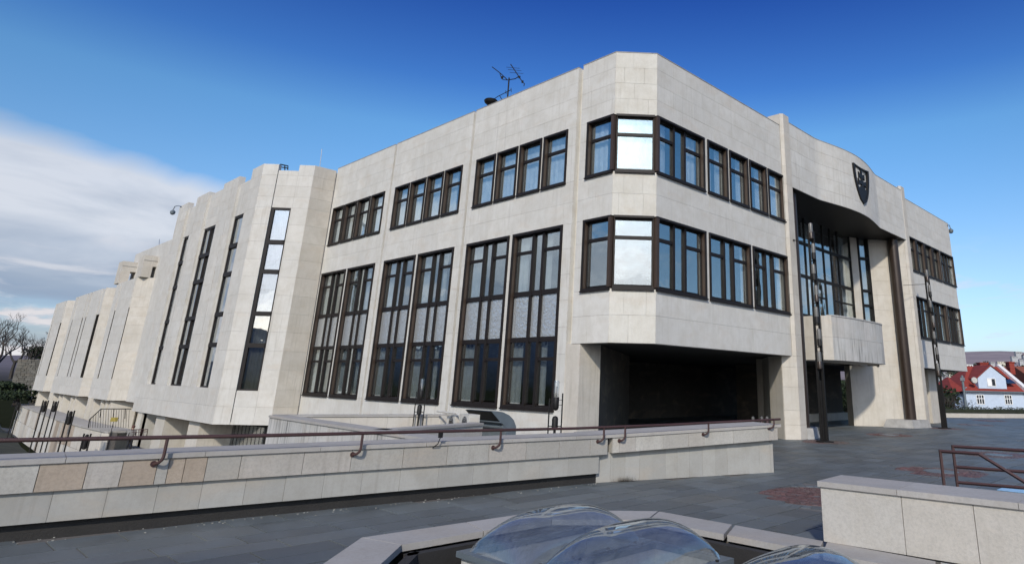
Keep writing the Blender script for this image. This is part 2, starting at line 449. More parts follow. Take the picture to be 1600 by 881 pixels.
def clad(F, u0, u1, zs, holes, P, core, m, w=1.1, th=0.04, depth=0.30, seed=0, ms=None):
    """courses zs, openings holes (u0,u1,z0,z1); panels in front, a wall core behind"""
    rng = random.Random(seed)
    zz = sorted(set([round(z, 3) for z in zs] + [round(h[k], 3) for h in holes for k in (2, 3)]))
    zz = [z for z in zz if zs[0] - 1e-4 <= z <= zs[-1] + 1e-4]
    for z0, z1 in zip(zz[:-1], zz[1:]):
        if z1 - z0 < 0.03: continue
        zm = (z0 + z1) / 2
        hs_ = sorted((h[0], h[1]) for h in holes if h[2] < zm < h[3])
        runs = []; c = u0
        for a, b in hs_:
            if a > c + 1e-3: runs.append((c, a))
            c = max(c, b)
        if c < u1 - 1e-3: runs.append((c, u1))
        for a, b in runs:
            F.hexa(core, a, b, -depth, -th - 0.001, z0, z1)
            n = max(1, round((b - a) / w)); cut = [a]
            off = rng.uniform(0.3, 1.0)
            if n > 1:
                k = a + w * off
                while k < b - 0.35 * w: cut.append(k); k += w * rng.choice((0.9, 1.0, 1.0, 1.15))
            cut.append(b)
            for p, q in zip(cut[:-1], cut[1:]):
                if q - p > 0.03: P.add(F, p, q, z0, z1, ms(zm, p) if ms else m)
        if hs_:
            pass

def rows(a, b, n): return [a + (b - a) * i / n for i in range(n + 1)]

# window in a wall frame.  cols: list of (width weight, split?) ; bars: heights of full transoms
def window(F, u0, u1, z0, z1, parent, cols=((1, True),), bands=None, depth=0.17, proud=0.05, fw=0.065, glass=None,
           curtain=None, name='window', jl=True, jr=True, seed=0, mull=0.11, bar=0.13, side_first=True, cmat=None, gmap=None):
    glass = glass or M_GLASS
    rng = random.Random(seed)
    f = MB()
    F.hexa(f, u0 - .02, u1 + .02, -depth - .02, proud, z1 - fw, z1 + .01)
    F.hexa(f, u0 - .02, u1 + .02, -depth - .02, proud, z0 - .01, z0 + fw)
    if jl: F.hexa(f, u0 - .018, u0 + fw, -depth - .02, proud - .003, z0 + fw, z1 - fw)
    if jr: F.hexa(f, u1 - fw, u1 + .018, -depth - .02, proud - .003, z0 + fw, z1 - fw)
    # sill lip
    F.hexa(f, u0 - .03, u1 + .03, proud - .05, proud + .035, z0 - .05, z0 - .011)
    w = f.build(name, M_FRAME, parent)
    g0, g1 = -depth, -depth + .06
    a, b = u0 + (fw if jl else 0), u1 - (fw if jr else 0)
    s = MB(); e = .05
    F.hexa(s, a, a + e, g0, g1, z0 + fw, z1 - fw); F.hexa(s, b - e, b, g0, g1, z0 + fw, z1 - fw)
    F.hexa(s, a + e, b - e, g0, g1 - .002, z1 - fw - e, z1 - fw); F.hexa(s, a + e, b - e, g0, g1 - .002, z0 + fw, z0 + fw + e)
    # brown lining of the reveals
    ln = MB()
    F.hexa(ln, a, a + .012, g1, proud - .04, z0 + fw, z1 - fw); F.hexa(ln, b - .012, b, g1, proud - .04, z0 + fw, z1 - fw)
    ln.split('reveal_lining', M_JAMB, w)
    A, B, Z0, Z1 = a + e, b - e, z0 + fw + e, z1 - fw - e
    tot = sum(c[0] for c in cols); free = (B - A) - mull * (len(cols) - 1)
    bands = bands or [(Z0, Z1, 'top')]
    x = A; k = 0; panes = []
    for i, (wt, split) in enumerate(cols):
        x1 = x + free * wt / tot
        if i < len(cols) - 1:
            F.hexa(s, x1, x1 + mull, g0 - .01, g1 + .045, z0 + fw + .001, z1 - fw - .001)
        for bi, bd in enumerate(bands):
            zb, zt, kind = bd[:3]
            if i == 0 and bi: F.hexa(s, A, B, g0, g1 + .03, bands[bi][1], bands[bi - 1][0])
            if split and kind == 'top':
                zs_ = zt - .52
                F.hexa(s, x, x1, g0, g1 + .02, zs_ - .11, zs_)
                panes += [(x, x1, zb, zs_ - .11, bi), (x, x1, zs_, zt, bi)]
            else: panes.append((x, x1, zb, zt, bi))
        x = x1 + mull
    s.build('sash', M_FRAME, w)
    for (p, q, r, t, bi) in panes:
        gm = (gmap or {}).get(bi, glass)
        F.hexa(MB(), p, q, g0 + .02, g0 + .028, r, t).build('pane', gm, w)
    if curtain:
        for (c0, c1) in curtain:
            mb = MB(); n = max(6, int((c1 - c0) * (b - a) / .045)); ua, ub = a + (b - a) * c0, a + (b - a) * c1
            for j in range(n):
                for zc_ in (z0 + fw, z1 - fw):
                    pass
            vs = []; fs = []
            for j in range(n + 1):
                uu = ua + (ub - ua) * j / n; dd = -depth - .14 + .012 * math.sin(j * 1.15 + rng.random() * .5)
                vs += [F.p(uu, dd, z0 + fw), F.p(uu, dd, z1 - fw)]
            for j in range(n): fs.append((2 * j, 2 * j + 2, 2 * j + 3, 2 * j + 1))
            mb.add(vs, fs).build('curtain', cmat or M_CURT, w, recalc=False)
    return w

# ================================================================== main building
BLD = thing('parliament_building', 'large pale stone parliament block with bronze framed windows and a recessed curved entrance', 'building')
PB = Panels(BLD)
core = MB()
FA = Frame((0, 22.75), (0, 1.05)); ua = lambda y: 22.75 - y
FC = Frame((0, 1.05), (1.05, 0)); FB = Frame((0, 0), (34, 0))
ZT = 13.33
zr = [-1.2, -0.1] + rows(1.09, 7.29, 7) + rows(7.29, 8.84, 2)[1:] + rows(8.84, 10.92, 3)[1:] + rows(10.92, ZT, 4)[1:]
ups = [(3.40, 4.86), (4.70, 0), (6.18, 0), (7.70, 0)]
WU = []                                    # upper windows on the long side, as (y0, y1)
for y0 in (3.40, 10.09, 16.78):
    for k in range(4):
        a = y0 + k * 1.445; WU.append((a, a + 1.30))
WT = []                                    # tall windows
for y0 in (3.42, 10.12, 16.80): WT += [(y0, y0 + 2.75), (y0 + 3.0, y0 + 5.75)]
hA = [(ua(b), ua(a), 8.84, 10.92) for a, b in WU] + [(ua(b), ua(a), 1.09, 7.29) for a, b in WT]
for a, b in ((22.75, 16.36), (16.20, 9.63), (9.47, 2.97)):
    clad(FA, ua(a), ua(b), zr, [h for h in hA if h[0] >= ua(a) - .1 and h[1] <= ua(b) + .1], PB, core, M_STONE, w=1.12, seed=int(a))
zc_ = [3.19, 4.05] + rows(4.88, 7.29, 3) + rows(7.29, 8.83, 2)[1:] + rows(8.83, 10.92, 3)[1:] + rows(10.92, ZT, 4)[1:]
hcA = [(ua(2.35), FA.L, 4.88, 7.29), (ua(2.35), FA.L, 8.83, 10.92)]
clad(FA, ua(2.72), FA.L, zc_, hcA, PB, core, M_STONE, w=0.95, seed=5)
hcC = [(0, FC.L, 4.88, 7.29), (0, FC.L, 8.83, 10.92)]
clad(FC, 0, FC.L, zc_, hcC, PB, core, M_RIB, w=0.72, seed=6)
UB = [(4.09, 5.42), (5.59, 6.93), (7.08, 8.42), (8.57, 9.92)]; LB = [(4.09, 6.90), (7.10, 9.91)]
hB = [(0, 3.86, 4.88, 7.29), (0, 3.86, 8.83, 10.92)] + [(a, b, 8.83, 10.92) for a, b in UB] + [(a, b, 4.88, 7.29) for a, b in LB]
clad(FB, 1.05, 9.86, zc_, [(max(h[0], 1.05),) + h[1:] for h in hB], PB, core, M_STONE, w=1.3, seed=7)
mir = lambda x: 35.06 - x
clad(FB, mir(9.86), mir(1.05), zc_, [(mir(h[1]), min(mir(h[0]), mir(1.05)), h[2], h[3]) for h in hB], PB, core, M_STONE, w=1.3, seed=8)
FD = Frame((34.01, 0), (35.06, 1.05)); clad(FD, 0, FD.L, zc_, [], PB, core, M_STONE, w=.8, seed=9)
FE = Frame((35.06, 1.05), (35.06, 22.7)); FE.hexa(core, 0, FE.L, -.3, 0, 3.19, ZT)
core.box(0.3, 35.0, 22.4, 22.74, -1.2, ZT)
for y0, y1 in ((2.72, 2.97), (9.47, 9.63), (16.20, 16.36)):       # grooves between the bays
    core.box(.2, .3, y0, y1, -1.2 if y0 > 3 else 3.19, ZT - .02)
core.build('wall', M_STONE, BLD)
# parapet flashing
fl = MB()
for F_, a, b in ((FA, 0, ua(16.36)), (FA, ua(16.2), ua(9.63)), (FA, ua(9.47), ua(2.97)), (FA, ua(2.72), FA.L), (FC, 0, FC.L), (FB, 1.05, 9.84), (FB, 25.22, 34.01), (FD, 0, FD.L)):
    F_.hexa(fl, a, b, -.32, .012, ZT + .001, ZT + .03)
fl.split('parapet_flashing', M_CONC, BLD)
st = MB()
st.prism([(.31, 1.2), (1.2, .31), (33.9, .31), (34.75, 1.2), (34.75, 22.39), (.31, 22.39)], 12.5, 12.7)
st.build('roof', M_CONC, BLD)
sl = MB()
sl.prism([(.31, 1.2), (1.2, .31), (10.3, .31), (10.3, 3.2), (.31, 3.2)], 7.95, 8.15); sl.prism([(24.7, .31), (33.9, .31), (34.7, 1.2), (34.7, 3.2), (24.7, 3.2)], 7.95, 8.15); sl.box(.31, 34.7, 3.201, 22.39, 7.95, 8.15)
sl.box(10.31, 10.47, .51, 3.19, 3.42, 12.49); sl.box(24.59, 24.75, .51, 3.19, 3.42, 12.49)
sl.box(.8, 34.6, 7.2, 7.3, 3.42, 12.49)
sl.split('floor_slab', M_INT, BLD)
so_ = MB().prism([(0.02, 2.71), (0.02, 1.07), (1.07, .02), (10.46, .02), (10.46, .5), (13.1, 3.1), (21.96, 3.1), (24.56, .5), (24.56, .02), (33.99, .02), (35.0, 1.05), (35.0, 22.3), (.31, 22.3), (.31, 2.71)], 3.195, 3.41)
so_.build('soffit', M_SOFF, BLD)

# windows ------------------------------------------------------------
cur = random.Random(3)
def curt():
    r = cur.random()
    return [(0, 1)] if r < .62 else ([(0, .46), (.68, 1)] if r < .85 else [(0, .3), (.42, 1)])
for i, (a, b) in enumerate(WU):
    window(FA, ua(b), ua(a), 8.84, 10.92, BLD, cols=((1, True),), curtain=curt(), seed=i, bands=[(8.84 + .15, 10.92 - .145, 'top')])
for i, (a, b) in enumerate(WT):
    window(FA, ua(b), ua(a), 1.09, 7.29, BLD, cols=((.85, True), (.42, False), (.85, True)), seed=40 + i, mull=.12, fw=.085,
           bands=[(5.10, 7.12, 'top'), (3.47, 4.93, 'mid'), (1.27, 3.30, 'top')], bar=.17, cmat=M_CURTG, gmap={1: M_CRUMP}, curtain=[(0, .30)] if i % 2 else [(0, .22), (.60, .72)])
def upper(a, b, k): window(FB, a, b, 8.83, 10.92, BLD, cols=((1, True),), curtain=curt(), seed=60 + k, bands=[(8.98, 10.775, 'top')])
def lower(a, b, k): window(FB, a, b, 4.88, 7.29, BLD, cols=((.62, True), (.34, False), (.62, True)), seed=70 + k, bands=[(5.03, 7.145, 'top')], curtain=[(.0, .16), (.86, 1)] if k % 2 else [(.92, 1)])
for k, (a, b) in enumerate(UB): upper(a, b, k); upper(mir(b), mir(a), k + 8)
for k, (a, b) in enumerate(LB): lower(a, b, k); lower(mir(b), mir(a), k + 8)
FCr = Frame((34.01, 0), (35.06, 1.05))
for z0, z1, cu in ((4.88, 7.29, None), (8.83, 10.92, [(0, 1)])):
    bd = [(z0 + .15, z1 - .145, 'top')]
    window(FA, ua(2.35), FA.L - .02, z0, z1, BLD, jr=False, bands=bd, curtain=[(0, .55)] if cu else None, seed=1)
    window(FC, .09, FC.L - .09, z0, z1, BLD, jl=False, jr=False, bands=bd, depth=.13, curtain=cu, seed=2, proud=.046)
    window(FB, 1.07, 3.86, z0, z1, BLD, jl=False, cols=((.62, True), (.36, False), (.62, True)), bands=bd, curtain=[(.12, .3), (.72, .95)] if cu else None, seed=3)
    window(FB, mir(3.86), mir(1.07), z0, z1, BLD, cols=((.62, True), (.36, False), (.62, True)), bands=bd, curtain=[(.5, 1)] if cu else None, seed=4)
    post = MB()
    for c in ((-.02, 1.07), (1.07, -.02)):
        post.prism([(c[0] - .05, c[1] - .05), (c[0] + .07, c[1] - .05), (c[0] + .11, c[1] + .11), (c[0] - .05, c[1] + .07)], z0 + .05, z1 - .05)
    post.split('corner_post', M_JAMB, BLD)

# entrance recess ------------------------------------------------------
pier = MB()
def P1(pts, z0, z1, mb=pier):
    mb.prism(pts, z0, z1); mb.prism([(mir(x), y) for x, y in reversed(pts)], z0, z1)
P1([(9.58, .35), (10.0, -.11), (10.44, -.11), (10.44, .5), (10.95, .5), (13.2, 2.75), (12.7, 3.4), (12.4, 2.9), (10.2, 1.3)], -.02, 3.19)
P1([(9.87, .02), (10.0, -.11), (10.44, -.11), (10.44, .6), (9.87, .6)], 3.192, 13.91)
pier.split('entrance_pier', M_TAN, BLD)
def face(F_, a, b, zs, m, w, seed, holes=()): clad(F_, a, b, zs, list(holes), PB, dummy, m, w=w, seed=seed, depth=.06)
dummy = MB()
zp = [0, .55, 1.09, 1.98, 2.75, 3.19, 4.05] + rows(4.9, 9.7, 6) + rows(9.7, 13.91, 5)[1:]
for Fp in (Frame((9.96, -.15), (10.48, -.15)), Frame((24.58, -.15), (25.10, -.15))): face(Fp, 0, .52, zp, M_TAN, 2, 1)
Fp = Frame((9.55, .31), (9.96, -.15)); face(Fp, 0, Fp.L, zp[:6], M_TAN, 2, 2)
Fp = Frame((9.84, -.02), (9.96, -.15)); face(Fp, 0, Fp.L, zp[5:], M_TAN, 2, 2)
Fp = Frame((24.46, -.02), (24.58, -.15)); face(Fp, 0, Fp.L, zp[5:], M_TAN, 2, 2)
Fp = Frame((24.18, .44), (24.56, -.13)); face(Fp, 0, Fp.L, zp[:-4], M_TAN, 2, 2)
Fp = Frame((25.10, -.15), (25.51, .31)); face(Fp, 0, Fp.L, zp[:6], M_TAN, 2, 2)
Fs = Frame((21.80, 2.82), (24.12, .50)); zs_ = [0, .42, 1.09, 2.1, 3.2]
face(Fs, 0, Fs.L, zs_, M_TAN, 1.2, 12)
face(Fs, 1.55, Fs.L, [3.2, 3.9] + rows(4.6, 7.2, 3) + rows(7.2, 10.5, 4)[1:], M_TAN, 1.2, 13)
Fl = Frame((10.94, .50), (13.26, 2.82)); face(Fl, 0, Fl.L, zs_, M_TAN, 1.2, 14)
face(Fl, 0, Fl.L - 1.5, [3.2, 3.9] + rows(4.6, 7.2, 3) + rows(7.2, 10.5, 4)[1:], M_TAN, 1.2, 15)
dummy.build('splay_wall', M_TAN, BLD)
sw = MB()
sw.prism([(24.2, .52), (24.55, .52), (24.55, 3.1), (21.9, 3.1), (22.8, 2.0)], 3.42, 10.49)
sw.prism([(10.5, .52), (10.86, .52), (12.2, 1.9), (13.1, 3.1), (10.5, 3.1)], 3.42, 10.49)
sw.split('recess_side_wall', M_TAN, BLD)
cp = MB(); cp.prism([(21.72, 2.15), (22.2, 1.95), (22.35, 2.5), (21.72, 2.6)], 3.2, 10.5); cp.prism([(12.86, 1.95), (13.34, 2.15), (13.34, 2.6), (12.7, 2.5)], 3.2, 10.5)
cp.split('recess_pillar', M_TAN, BLD)
# great window
FG = Frame((13.36, 2.2), (21.70, 2.2))
gw = MB(); panes = []
xs = [0, 1.70, 2.64, 3.58, 4.76, 5.70, 6.64, FG.L]
zb = [3.42, 6.45, 7.4, 9.12, 10.5]
for x in xs: FG.hexa(gw, max(0, x - .055), min(FG.L, x + .055), -.05, .04, 3.2, 10.5)
for z in (3.5, 5.4, 7.4, 9.12): FG.hexa(gw, .0, FG.L, -.045, .035, z - .085, z + .085)
greatw = gw.build('great_window', M_BLACK, BLD)
ex = MB()
for i, (x0, x1) in enumerate(zip(xs[:-1], xs[1:])):
    zz = [3.59, 5.31, 7.31, 9.03, 10.5]
    for j in range(4):
        z0 = zz[j] if j == 0 else [0, 5.49, 7.49, 9.21][j]
        z1 = zz[j + 1]
        a, b = x0 + .055, x1 - .055
        if i >= 5 and j == 1 or i == 3 and j == 1:
            FG.hexa(ex, a, b, -.05, .04, 6.45, 6.53)
            FG.hexa(MB(), a, b, -.01, 0, z0, 6.45).build('pane', M_GLASS, greatw); FG.hexa(MB(), a, b, -.01, 0, 6.53, z1).build('pane', M_GLASS, greatw)
        else: FG.hexa(MB(), a, b, -.01, 0, z0, z1).build('pane', M_GLASS, greatw)
ex.build('glazing_bar', M_BLACK, greatw)
for a, b in (((22.2, 1.93), (22.95, 1.60)), ((12.11, 1.60), (12.86, 1.93))):
    F_ = Frame(a, b); g = MB(); L_ = F_.L
    for u in (0, L_ - .1): F_.hexa(g, u, u + .1, -.2, .05, 3.2, 10.5)
    for z in (3.5, 6.55, 7.4, 9.3): F_.hexa(g, .1, L_ - .1, -.15, .03, z - .07, z + .07)
    sw_ = g.build('slot_window', M_BLACK, BLD)
    for z0, z1 in ((3.57, 6.48), (6.62, 7.33), (7.47, 9.23), (9.37, 10.5)): F_.hexa(MB(), .1, L_ - .1, -.1, -.09, z0, z1).build('pane', M_GLASS, sw_)
MBc = MB()
for x0, x1 in ((20.3, 21.5), (13.6, 14.6), (16.3, 17.2)):
    n = 30; vs = []; fs = []
    for j in range(n + 1):
        x = x0 + (x1 - x0) * j / n; y = 2.5 + .04 * math.sin(j * 1.7); vs += [(x, y, 3.5), (x, y, 10.4)]
    for j in range(n): fs.append((2 * j, 2 * j + 2, 2 * j + 3, 2 * j + 1))
    MBc.add(vs, fs)
MBc.build('curtain', M_CURT, BLD, recalc=False)
MB().box(10.6, 24.4, 4.4, 4.5, 3.42, 10.4).build('lobby_wall', M_STONE, BLD)

def fy(x):
    t = (x - 13.15) / (20.6 - 13.15)
    return -.13 if t <= 0 or t >= 1 else -.13 - .50 * math.sin(math.pi * t) ** 1.12
fas = MB(); n = 60
fx = [10.49 + (24.57 - 10.49) * i / n for i in range(n + 1)]
def curvebody(mb, xs_, f, d0, d1, z0, z1):
    m = len(xs_); vs = []
    for x in xs_: vs += [(x, f(x) + d0, z0), (x, f(x) + d1, z0), (x, f(x) + d1, z1), (x, f(x) + d0, z1)]
    fs = [(0, 1, 2, 3), (4 * (m - 1), 4 * (m - 1) + 3, 4 * (m - 1) + 2, 4 * (m - 1) + 1)]
    for i in range(m - 1):
        o = 4 * i
        for k in range(4): fs.append((o + k, o + 4 + k, o + 4 + (k + 1) % 4, o + (k + 1) % 4))
    return mb.add(vs, fs)
curvebody(fas, fx, fy, .042, .35, 10.52, 13.6)
fas.build('fascia', M_STONE, BLD)
rng = random.Random(11)
zz = [10.52] + rows(11.1, 13.62, 4)
for z0, z1 in zip(zz[:-1], zz[1:]):
    x = 10.49; x += 0
    cuts = [10.49]; k = 10.49 + rng.uniform(.5, 1.1)
    while k < 24.1: cuts.append(k); k += 1.17
    cuts.append(24.57)
    for a, b in zip(cuts[:-1], cuts[1:]):
        xs_ = [a + .005 + (b - a - .01) * i / 4 for i in range(5)]
        curvebody(MB(), xs_, fy, 0, .04, z0 + .004, z1 - .004).build('curved_stone_panel', M_STONE, BLD)
curvebody(MB(), fx, fy, -.012, .36, 13.622, 13.65).build('fascia_flashing', M_CONC, BLD)
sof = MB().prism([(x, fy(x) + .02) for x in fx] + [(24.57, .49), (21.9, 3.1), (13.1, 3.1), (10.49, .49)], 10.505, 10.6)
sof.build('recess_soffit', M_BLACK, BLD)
# round brown pipes in the corners of the recess and their concrete plinths
for x in (11.25, 23.78):
    pp = MB().tube([(x, .42, .3), (x, .42, 5.3)], .29, 20).tube([(x, .42, 5.3), (x, .42, 5.34)], .305, 20).tube([(x, .42, 5.34), (x, .42, 10.5)], .29, 20)
    pp.build('corner_pipe', M_BROWNPIPE, BLD, smooth=True)
for pts in ([(22.35, 1.45), (22.75, -.02), (24.45, -.42), (25.0, -.2), (24.2, 1.2)], [(mir(22.35), 1.45), (mir(24.2), 1.2), (10.49, -.16), (10.75, -.35), (12.1, .1)]):
    c = (sum(p[0] for p in pts) / len(pts), sum(p[1] for p in pts) / len(pts))
    top = [(c[0] + (p[0] - c[0]) * .86, c[1] + (p[1] - c[1]) * .86) for p in pts]; k = len(pts)
    MB().add([(p[0], p[1], 0) for p in pts] + [(p[0], p[1], .40) for p in top], [tuple(range(k)), tuple(range(k, 2 * k))] + [(i, (i + 1) % k, k + (i + 1) % k, k + i) for i in range(k)]).build('plinth', M_CONC, BLD)
# balcony
def by(x):
    if x < 17.2: return .10 + .26 * ((17.2 - x) / 2.65) ** 2
    t = min(1, (x - 17.2) / 4.05); return .10 + .95 * (1 - max(0, 1 - t ** 5.0) ** .5)
bx = [14.55 + (17.2 - 14.55) * i / 8 for i in range(8)] + [17.2 + 4.05 * math.sin(i / 22 * math.pi / 2) for i in range(23)]
bal = MB().prism([(14.15, 2.1), (14.15, .70)] + [(x, by(x) + .04) for x in bx] + [(21.25, 2.1)], 3.2, 3.5)
curvebody(bal, bx, by, .041, .2, 3.5, 5.22)
bal.box(21.05, 21.24, 1.1, 2.1, 3.501, 5.22)
bal.prism([(14.19, 2.1), (14.19, .72), (14.56, .41), (14.66, .55), (14.35, .8), (14.35, 2.1)], 3.501, 5.22)
balc = bal.build('balcony', M_TAN, BLD)
for z0, z1 in ((3.2, 4.25), (4.25, 5.22)):
    for a, b in zip([bx[i] for i in (0, 3, 6, 9, 12, 15, 18, 22, 26)], [bx[i] for i in (3, 6, 9, 12, 15, 18, 22, 26, 30)]):
        curvebody(MB(), [a + .003] + [q for q in bx if a + .01 < q < b - .01] + [b - .003], by, -.0, .04, z0 + .004, z1 - .004).build('balcony_panel', M_TRAV, balc)
    for a, b in (((14.15, 1.9), (14.15, .69)), ((14.15, .69), (14.54, .36))):
        F_ = Frame(a, b); F_.hexa(MB(), .004, F_.L - .004, 0, .03, z0 + .004, z1 - .004).build('balcony_panel', M_TAN, balc)
curvebody(MB(), bx, by, -.03, .24, 5.221, 5.28).build('balcony_coping', M_TRAV, balc)

# undercroft
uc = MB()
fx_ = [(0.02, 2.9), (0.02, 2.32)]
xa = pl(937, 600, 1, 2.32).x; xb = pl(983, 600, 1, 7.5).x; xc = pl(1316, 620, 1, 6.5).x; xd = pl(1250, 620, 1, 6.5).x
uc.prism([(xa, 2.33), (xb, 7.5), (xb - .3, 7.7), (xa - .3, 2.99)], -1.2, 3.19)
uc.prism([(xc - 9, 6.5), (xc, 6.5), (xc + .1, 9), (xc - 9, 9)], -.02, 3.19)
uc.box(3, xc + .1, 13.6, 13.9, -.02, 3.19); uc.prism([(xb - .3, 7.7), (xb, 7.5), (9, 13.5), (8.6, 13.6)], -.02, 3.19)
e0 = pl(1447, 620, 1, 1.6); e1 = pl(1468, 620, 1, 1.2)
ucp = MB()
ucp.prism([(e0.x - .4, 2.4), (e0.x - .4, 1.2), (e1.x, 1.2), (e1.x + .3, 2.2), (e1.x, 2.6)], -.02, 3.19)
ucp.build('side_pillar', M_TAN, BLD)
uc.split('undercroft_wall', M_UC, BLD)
MB().prism([(.02, 2.98), (.02, 2.32), (xa, 2.32), (xa, 2.98)], -1.2, 3.19).build('corner_pillar', M_TAN, BLD)
bench = MB().box(xc - 8, xc - .1, 6.1, 6.48, -.01, .45).build('undercroft_bench', M_STONE, BLD)
xx = MB()
for k in range(6): xx.box(6 + k * 1.9, 7.6 + k * 1.9, 13.9, 13.98, .1, 2.6)
xx.split('undercroft_door', M_BLACK, BLD)

PB.flush()

# coat of arms ---------------------------------------------------------
arms = thing('coat_of_arms', 'dark metal shield emblem with a double cross on three hills fixed to the curved fascia', 'emblem', loc=(17.2, -.62, 11.1))
def shp(w, h, n=10):
    """shield outline, top flat, pointed foot"""
    pts = [(-w, 0), (-w * .5, -.045), (0, -.06), (w * .5, -.045), (w, 0)]
    for i in range(1, n + 1):
        t = i / n; pts.append((w * math.cos(t * math.pi / 2) ** .50 if i < n else 0, -h * (t ** 1.0) if i < n else -h))
    for i in range(n - 1, 0, -1):
        t = i / n; pts.append((-w * math.cos(t * math.pi / 2) ** .50, -h * t))
    return pts
SX, SY, SZ = 17.2, -.64, 13.1
def P3(p, y): return (SX + p[0], SY + y, SZ + p[1])
o_, i_ = shp(.96, 2.02), [(p[0] * .84, -.08 + p[1] * .88) for p in shp(.94, 2.02)]
k = len(o_); mb = MB()
mb.add([P3(p, -.07) for p in o_] + [P3(p, -.07) for p in i_] + [P3(p, .05) for p in o_] + [P3(p, .05) for p in i_],
       [(i, (i + 1) % k, k + (i + 1) % k, k + i) for i in range(k)] + [(2 * k + i, 3 * k + i, 3 * k + (i + 1) % k, 2 * k + (i + 1) % k) for i in range(k)] +
       [(i, 2 * k + i, 2 * k + (i + 1) % k, (i + 1) % k) for i in range(k)] + [(k + i, k + (i + 1) % k, 3 * k + (i + 1) % k, 3 * k + i) for i in range(k)])
mb.build('shield_rim', M_BLACK, arms)
def flat(pts, name, y0=-.05, y1=.02):
    k = len(pts)
    MB().add([P3(p, y0) for p in pts] + [P3(p, y1) for p in pts], [tuple(range(k)), tuple(range(2 * k - 1, k - 1, -1))] + [(i, (i + 1) % k, k + (i + 1) % k, k + i) for i in range(k)]).build(name, M_BLACK, arms, recalc=True)
flat([(-.09, -1.30), (.09, -1.30), (.09, -.20), (.17, -.10), (-.17, -.10), (-.09, -.20)], 'cross_stem')
for z, w in ((-.50, .36), (-.88, .46)):
    flat([(-w, z - .17), (-w + .09, z - .10), (w - .09, z - .10), (w, z - .17), (w, z + .17), (w - .09, z + .10), (-w + .09, z + .10), (-w, z + .17)], 'cross_arm', -.054)
hl = [(-.60, -1.45), (-.62, -1.2), (-.5, -1.14), (-.36, -1.2), (-.22, -1.10), (0, -1.0), (.22, -1.10), (.36, -1.2), (.5, -1.14), (.62, -1.2), (.60, -1.45), (.42, -1.68), (0, -1.9), (-.42, -1.68)]
flat(hl, 'three_hills', -.046)

# ================================================================== chamber wing
WNG = thing('chamber_wing', 'tall slab-sided stone wing with narrow full height slot windows left of the main block', 'building', loc=(-2, 30, -5))
PW = Panels(WNG); wc = MB()
wz = rows(-.37, 1.31, 2) + rows(1.31, 6.0, 5)[1:] + rows(6.0, 10.72, 5)[1:] + rows(10.72, 13.2, 4)[1:]
Fr = Frame((-1.27, 22.75), (-.05, 22.75)); clad(Fr, 0, Fr.L, wz, [], PW, wc, M_TAN, w=1.3, seed=1)
Fh = Frame((-3.25, 24.73), (-1.27, 22.75))
clad(Fh, 0, .83, wz[:-1] + [13.2], [], PW, wc, M_WING, w=.9, seed=2)
clad(Fh, .87, 1.95, wz[:-1] + [12.85], [(.87, 1.90, 1.24, 10.72)], PW, wc, M_WING, w=1.0, seed=3)
clad(Fh, 1.95, Fh.L, wz, [], PW, wc, M_WING, w=.9, seed=4)
Fh.hexa(wc, .83, .87, -.3, -.2, -.37, 12.8)
XW = -3.25
FW = Frame((XW, 40.0), (XW, 24.73)); uw = lambda y: 40.0 - y
def sec(y1, y0, ztop, zb=1.31, dx=0.0, hole=None, m=M_WING, seed=0):
    F_ = Frame((XW + dx, 40.0), (XW + dx, 24.73))
    z = [q for q in wz if q >= zb - .01 and q < ztop - .1] + [ztop]
    clad(F_, uw(y1), uw(y0), z, [hole] if hole else [], PW, wc, m, w=1.05, seed=seed, depth=.34)
clad(FW, 0, FW.L, wz[:3], [], PW, wc, M_WING, w=1.3, seed=9)
for i, (y1, y0, zt, dx, h) in enumerate([
        (26.35, 24.73, 13.2, 0, None), (28.42, 26.35, 12.72, .14, (26.88, 28.30)), (29.33, 28.42, 13.2, 0, None), (31.0, 29.37, 13.2, 0, None),
        (33.78, 31.0, 13.0, .14, (31.1, 33.6)), (35.70, 33.78, 13.2, 0, None), (36.15, 35.74, 13.2, 0, None), (38.05, 36.15, 12.75, .14, (36.4, 37.75)), (40.0, 38.05, 13.2, 0, None)]):
    sec(y1, y0, zt, dx=dx, hole=(uw(h[1]), uw(h[0]), 1.31, 10.7) if h else None, seed=20 + i)
wc.box(-2.9, .2, 39.7, 40, -.35, 13.15); wc.box(-.3, .2, 22.8, 40, -.35, 13.1)
wc.build('wall', M_WING, WNG)
MB().prism([(-3.0, 24.9), (-1.1, 23.05), (.1, 23.05), (.1, 39.9), (-3.0, 39.9)], 12.2, 12.4).build('roof', M_CONC, WNG)
MB().prism([(-3.22, 24.75), (-1.25, 22.78), (-.01, 22.78), (-.01, 39.9), (-3.22, 39.9)], -.365, -.25).build('soffit', M_TAN, WNG)
MB().box(-2.2, -2.1, 24.9, 39.6, 0, 12.1).build('inner_wall', M_INT, WNG)
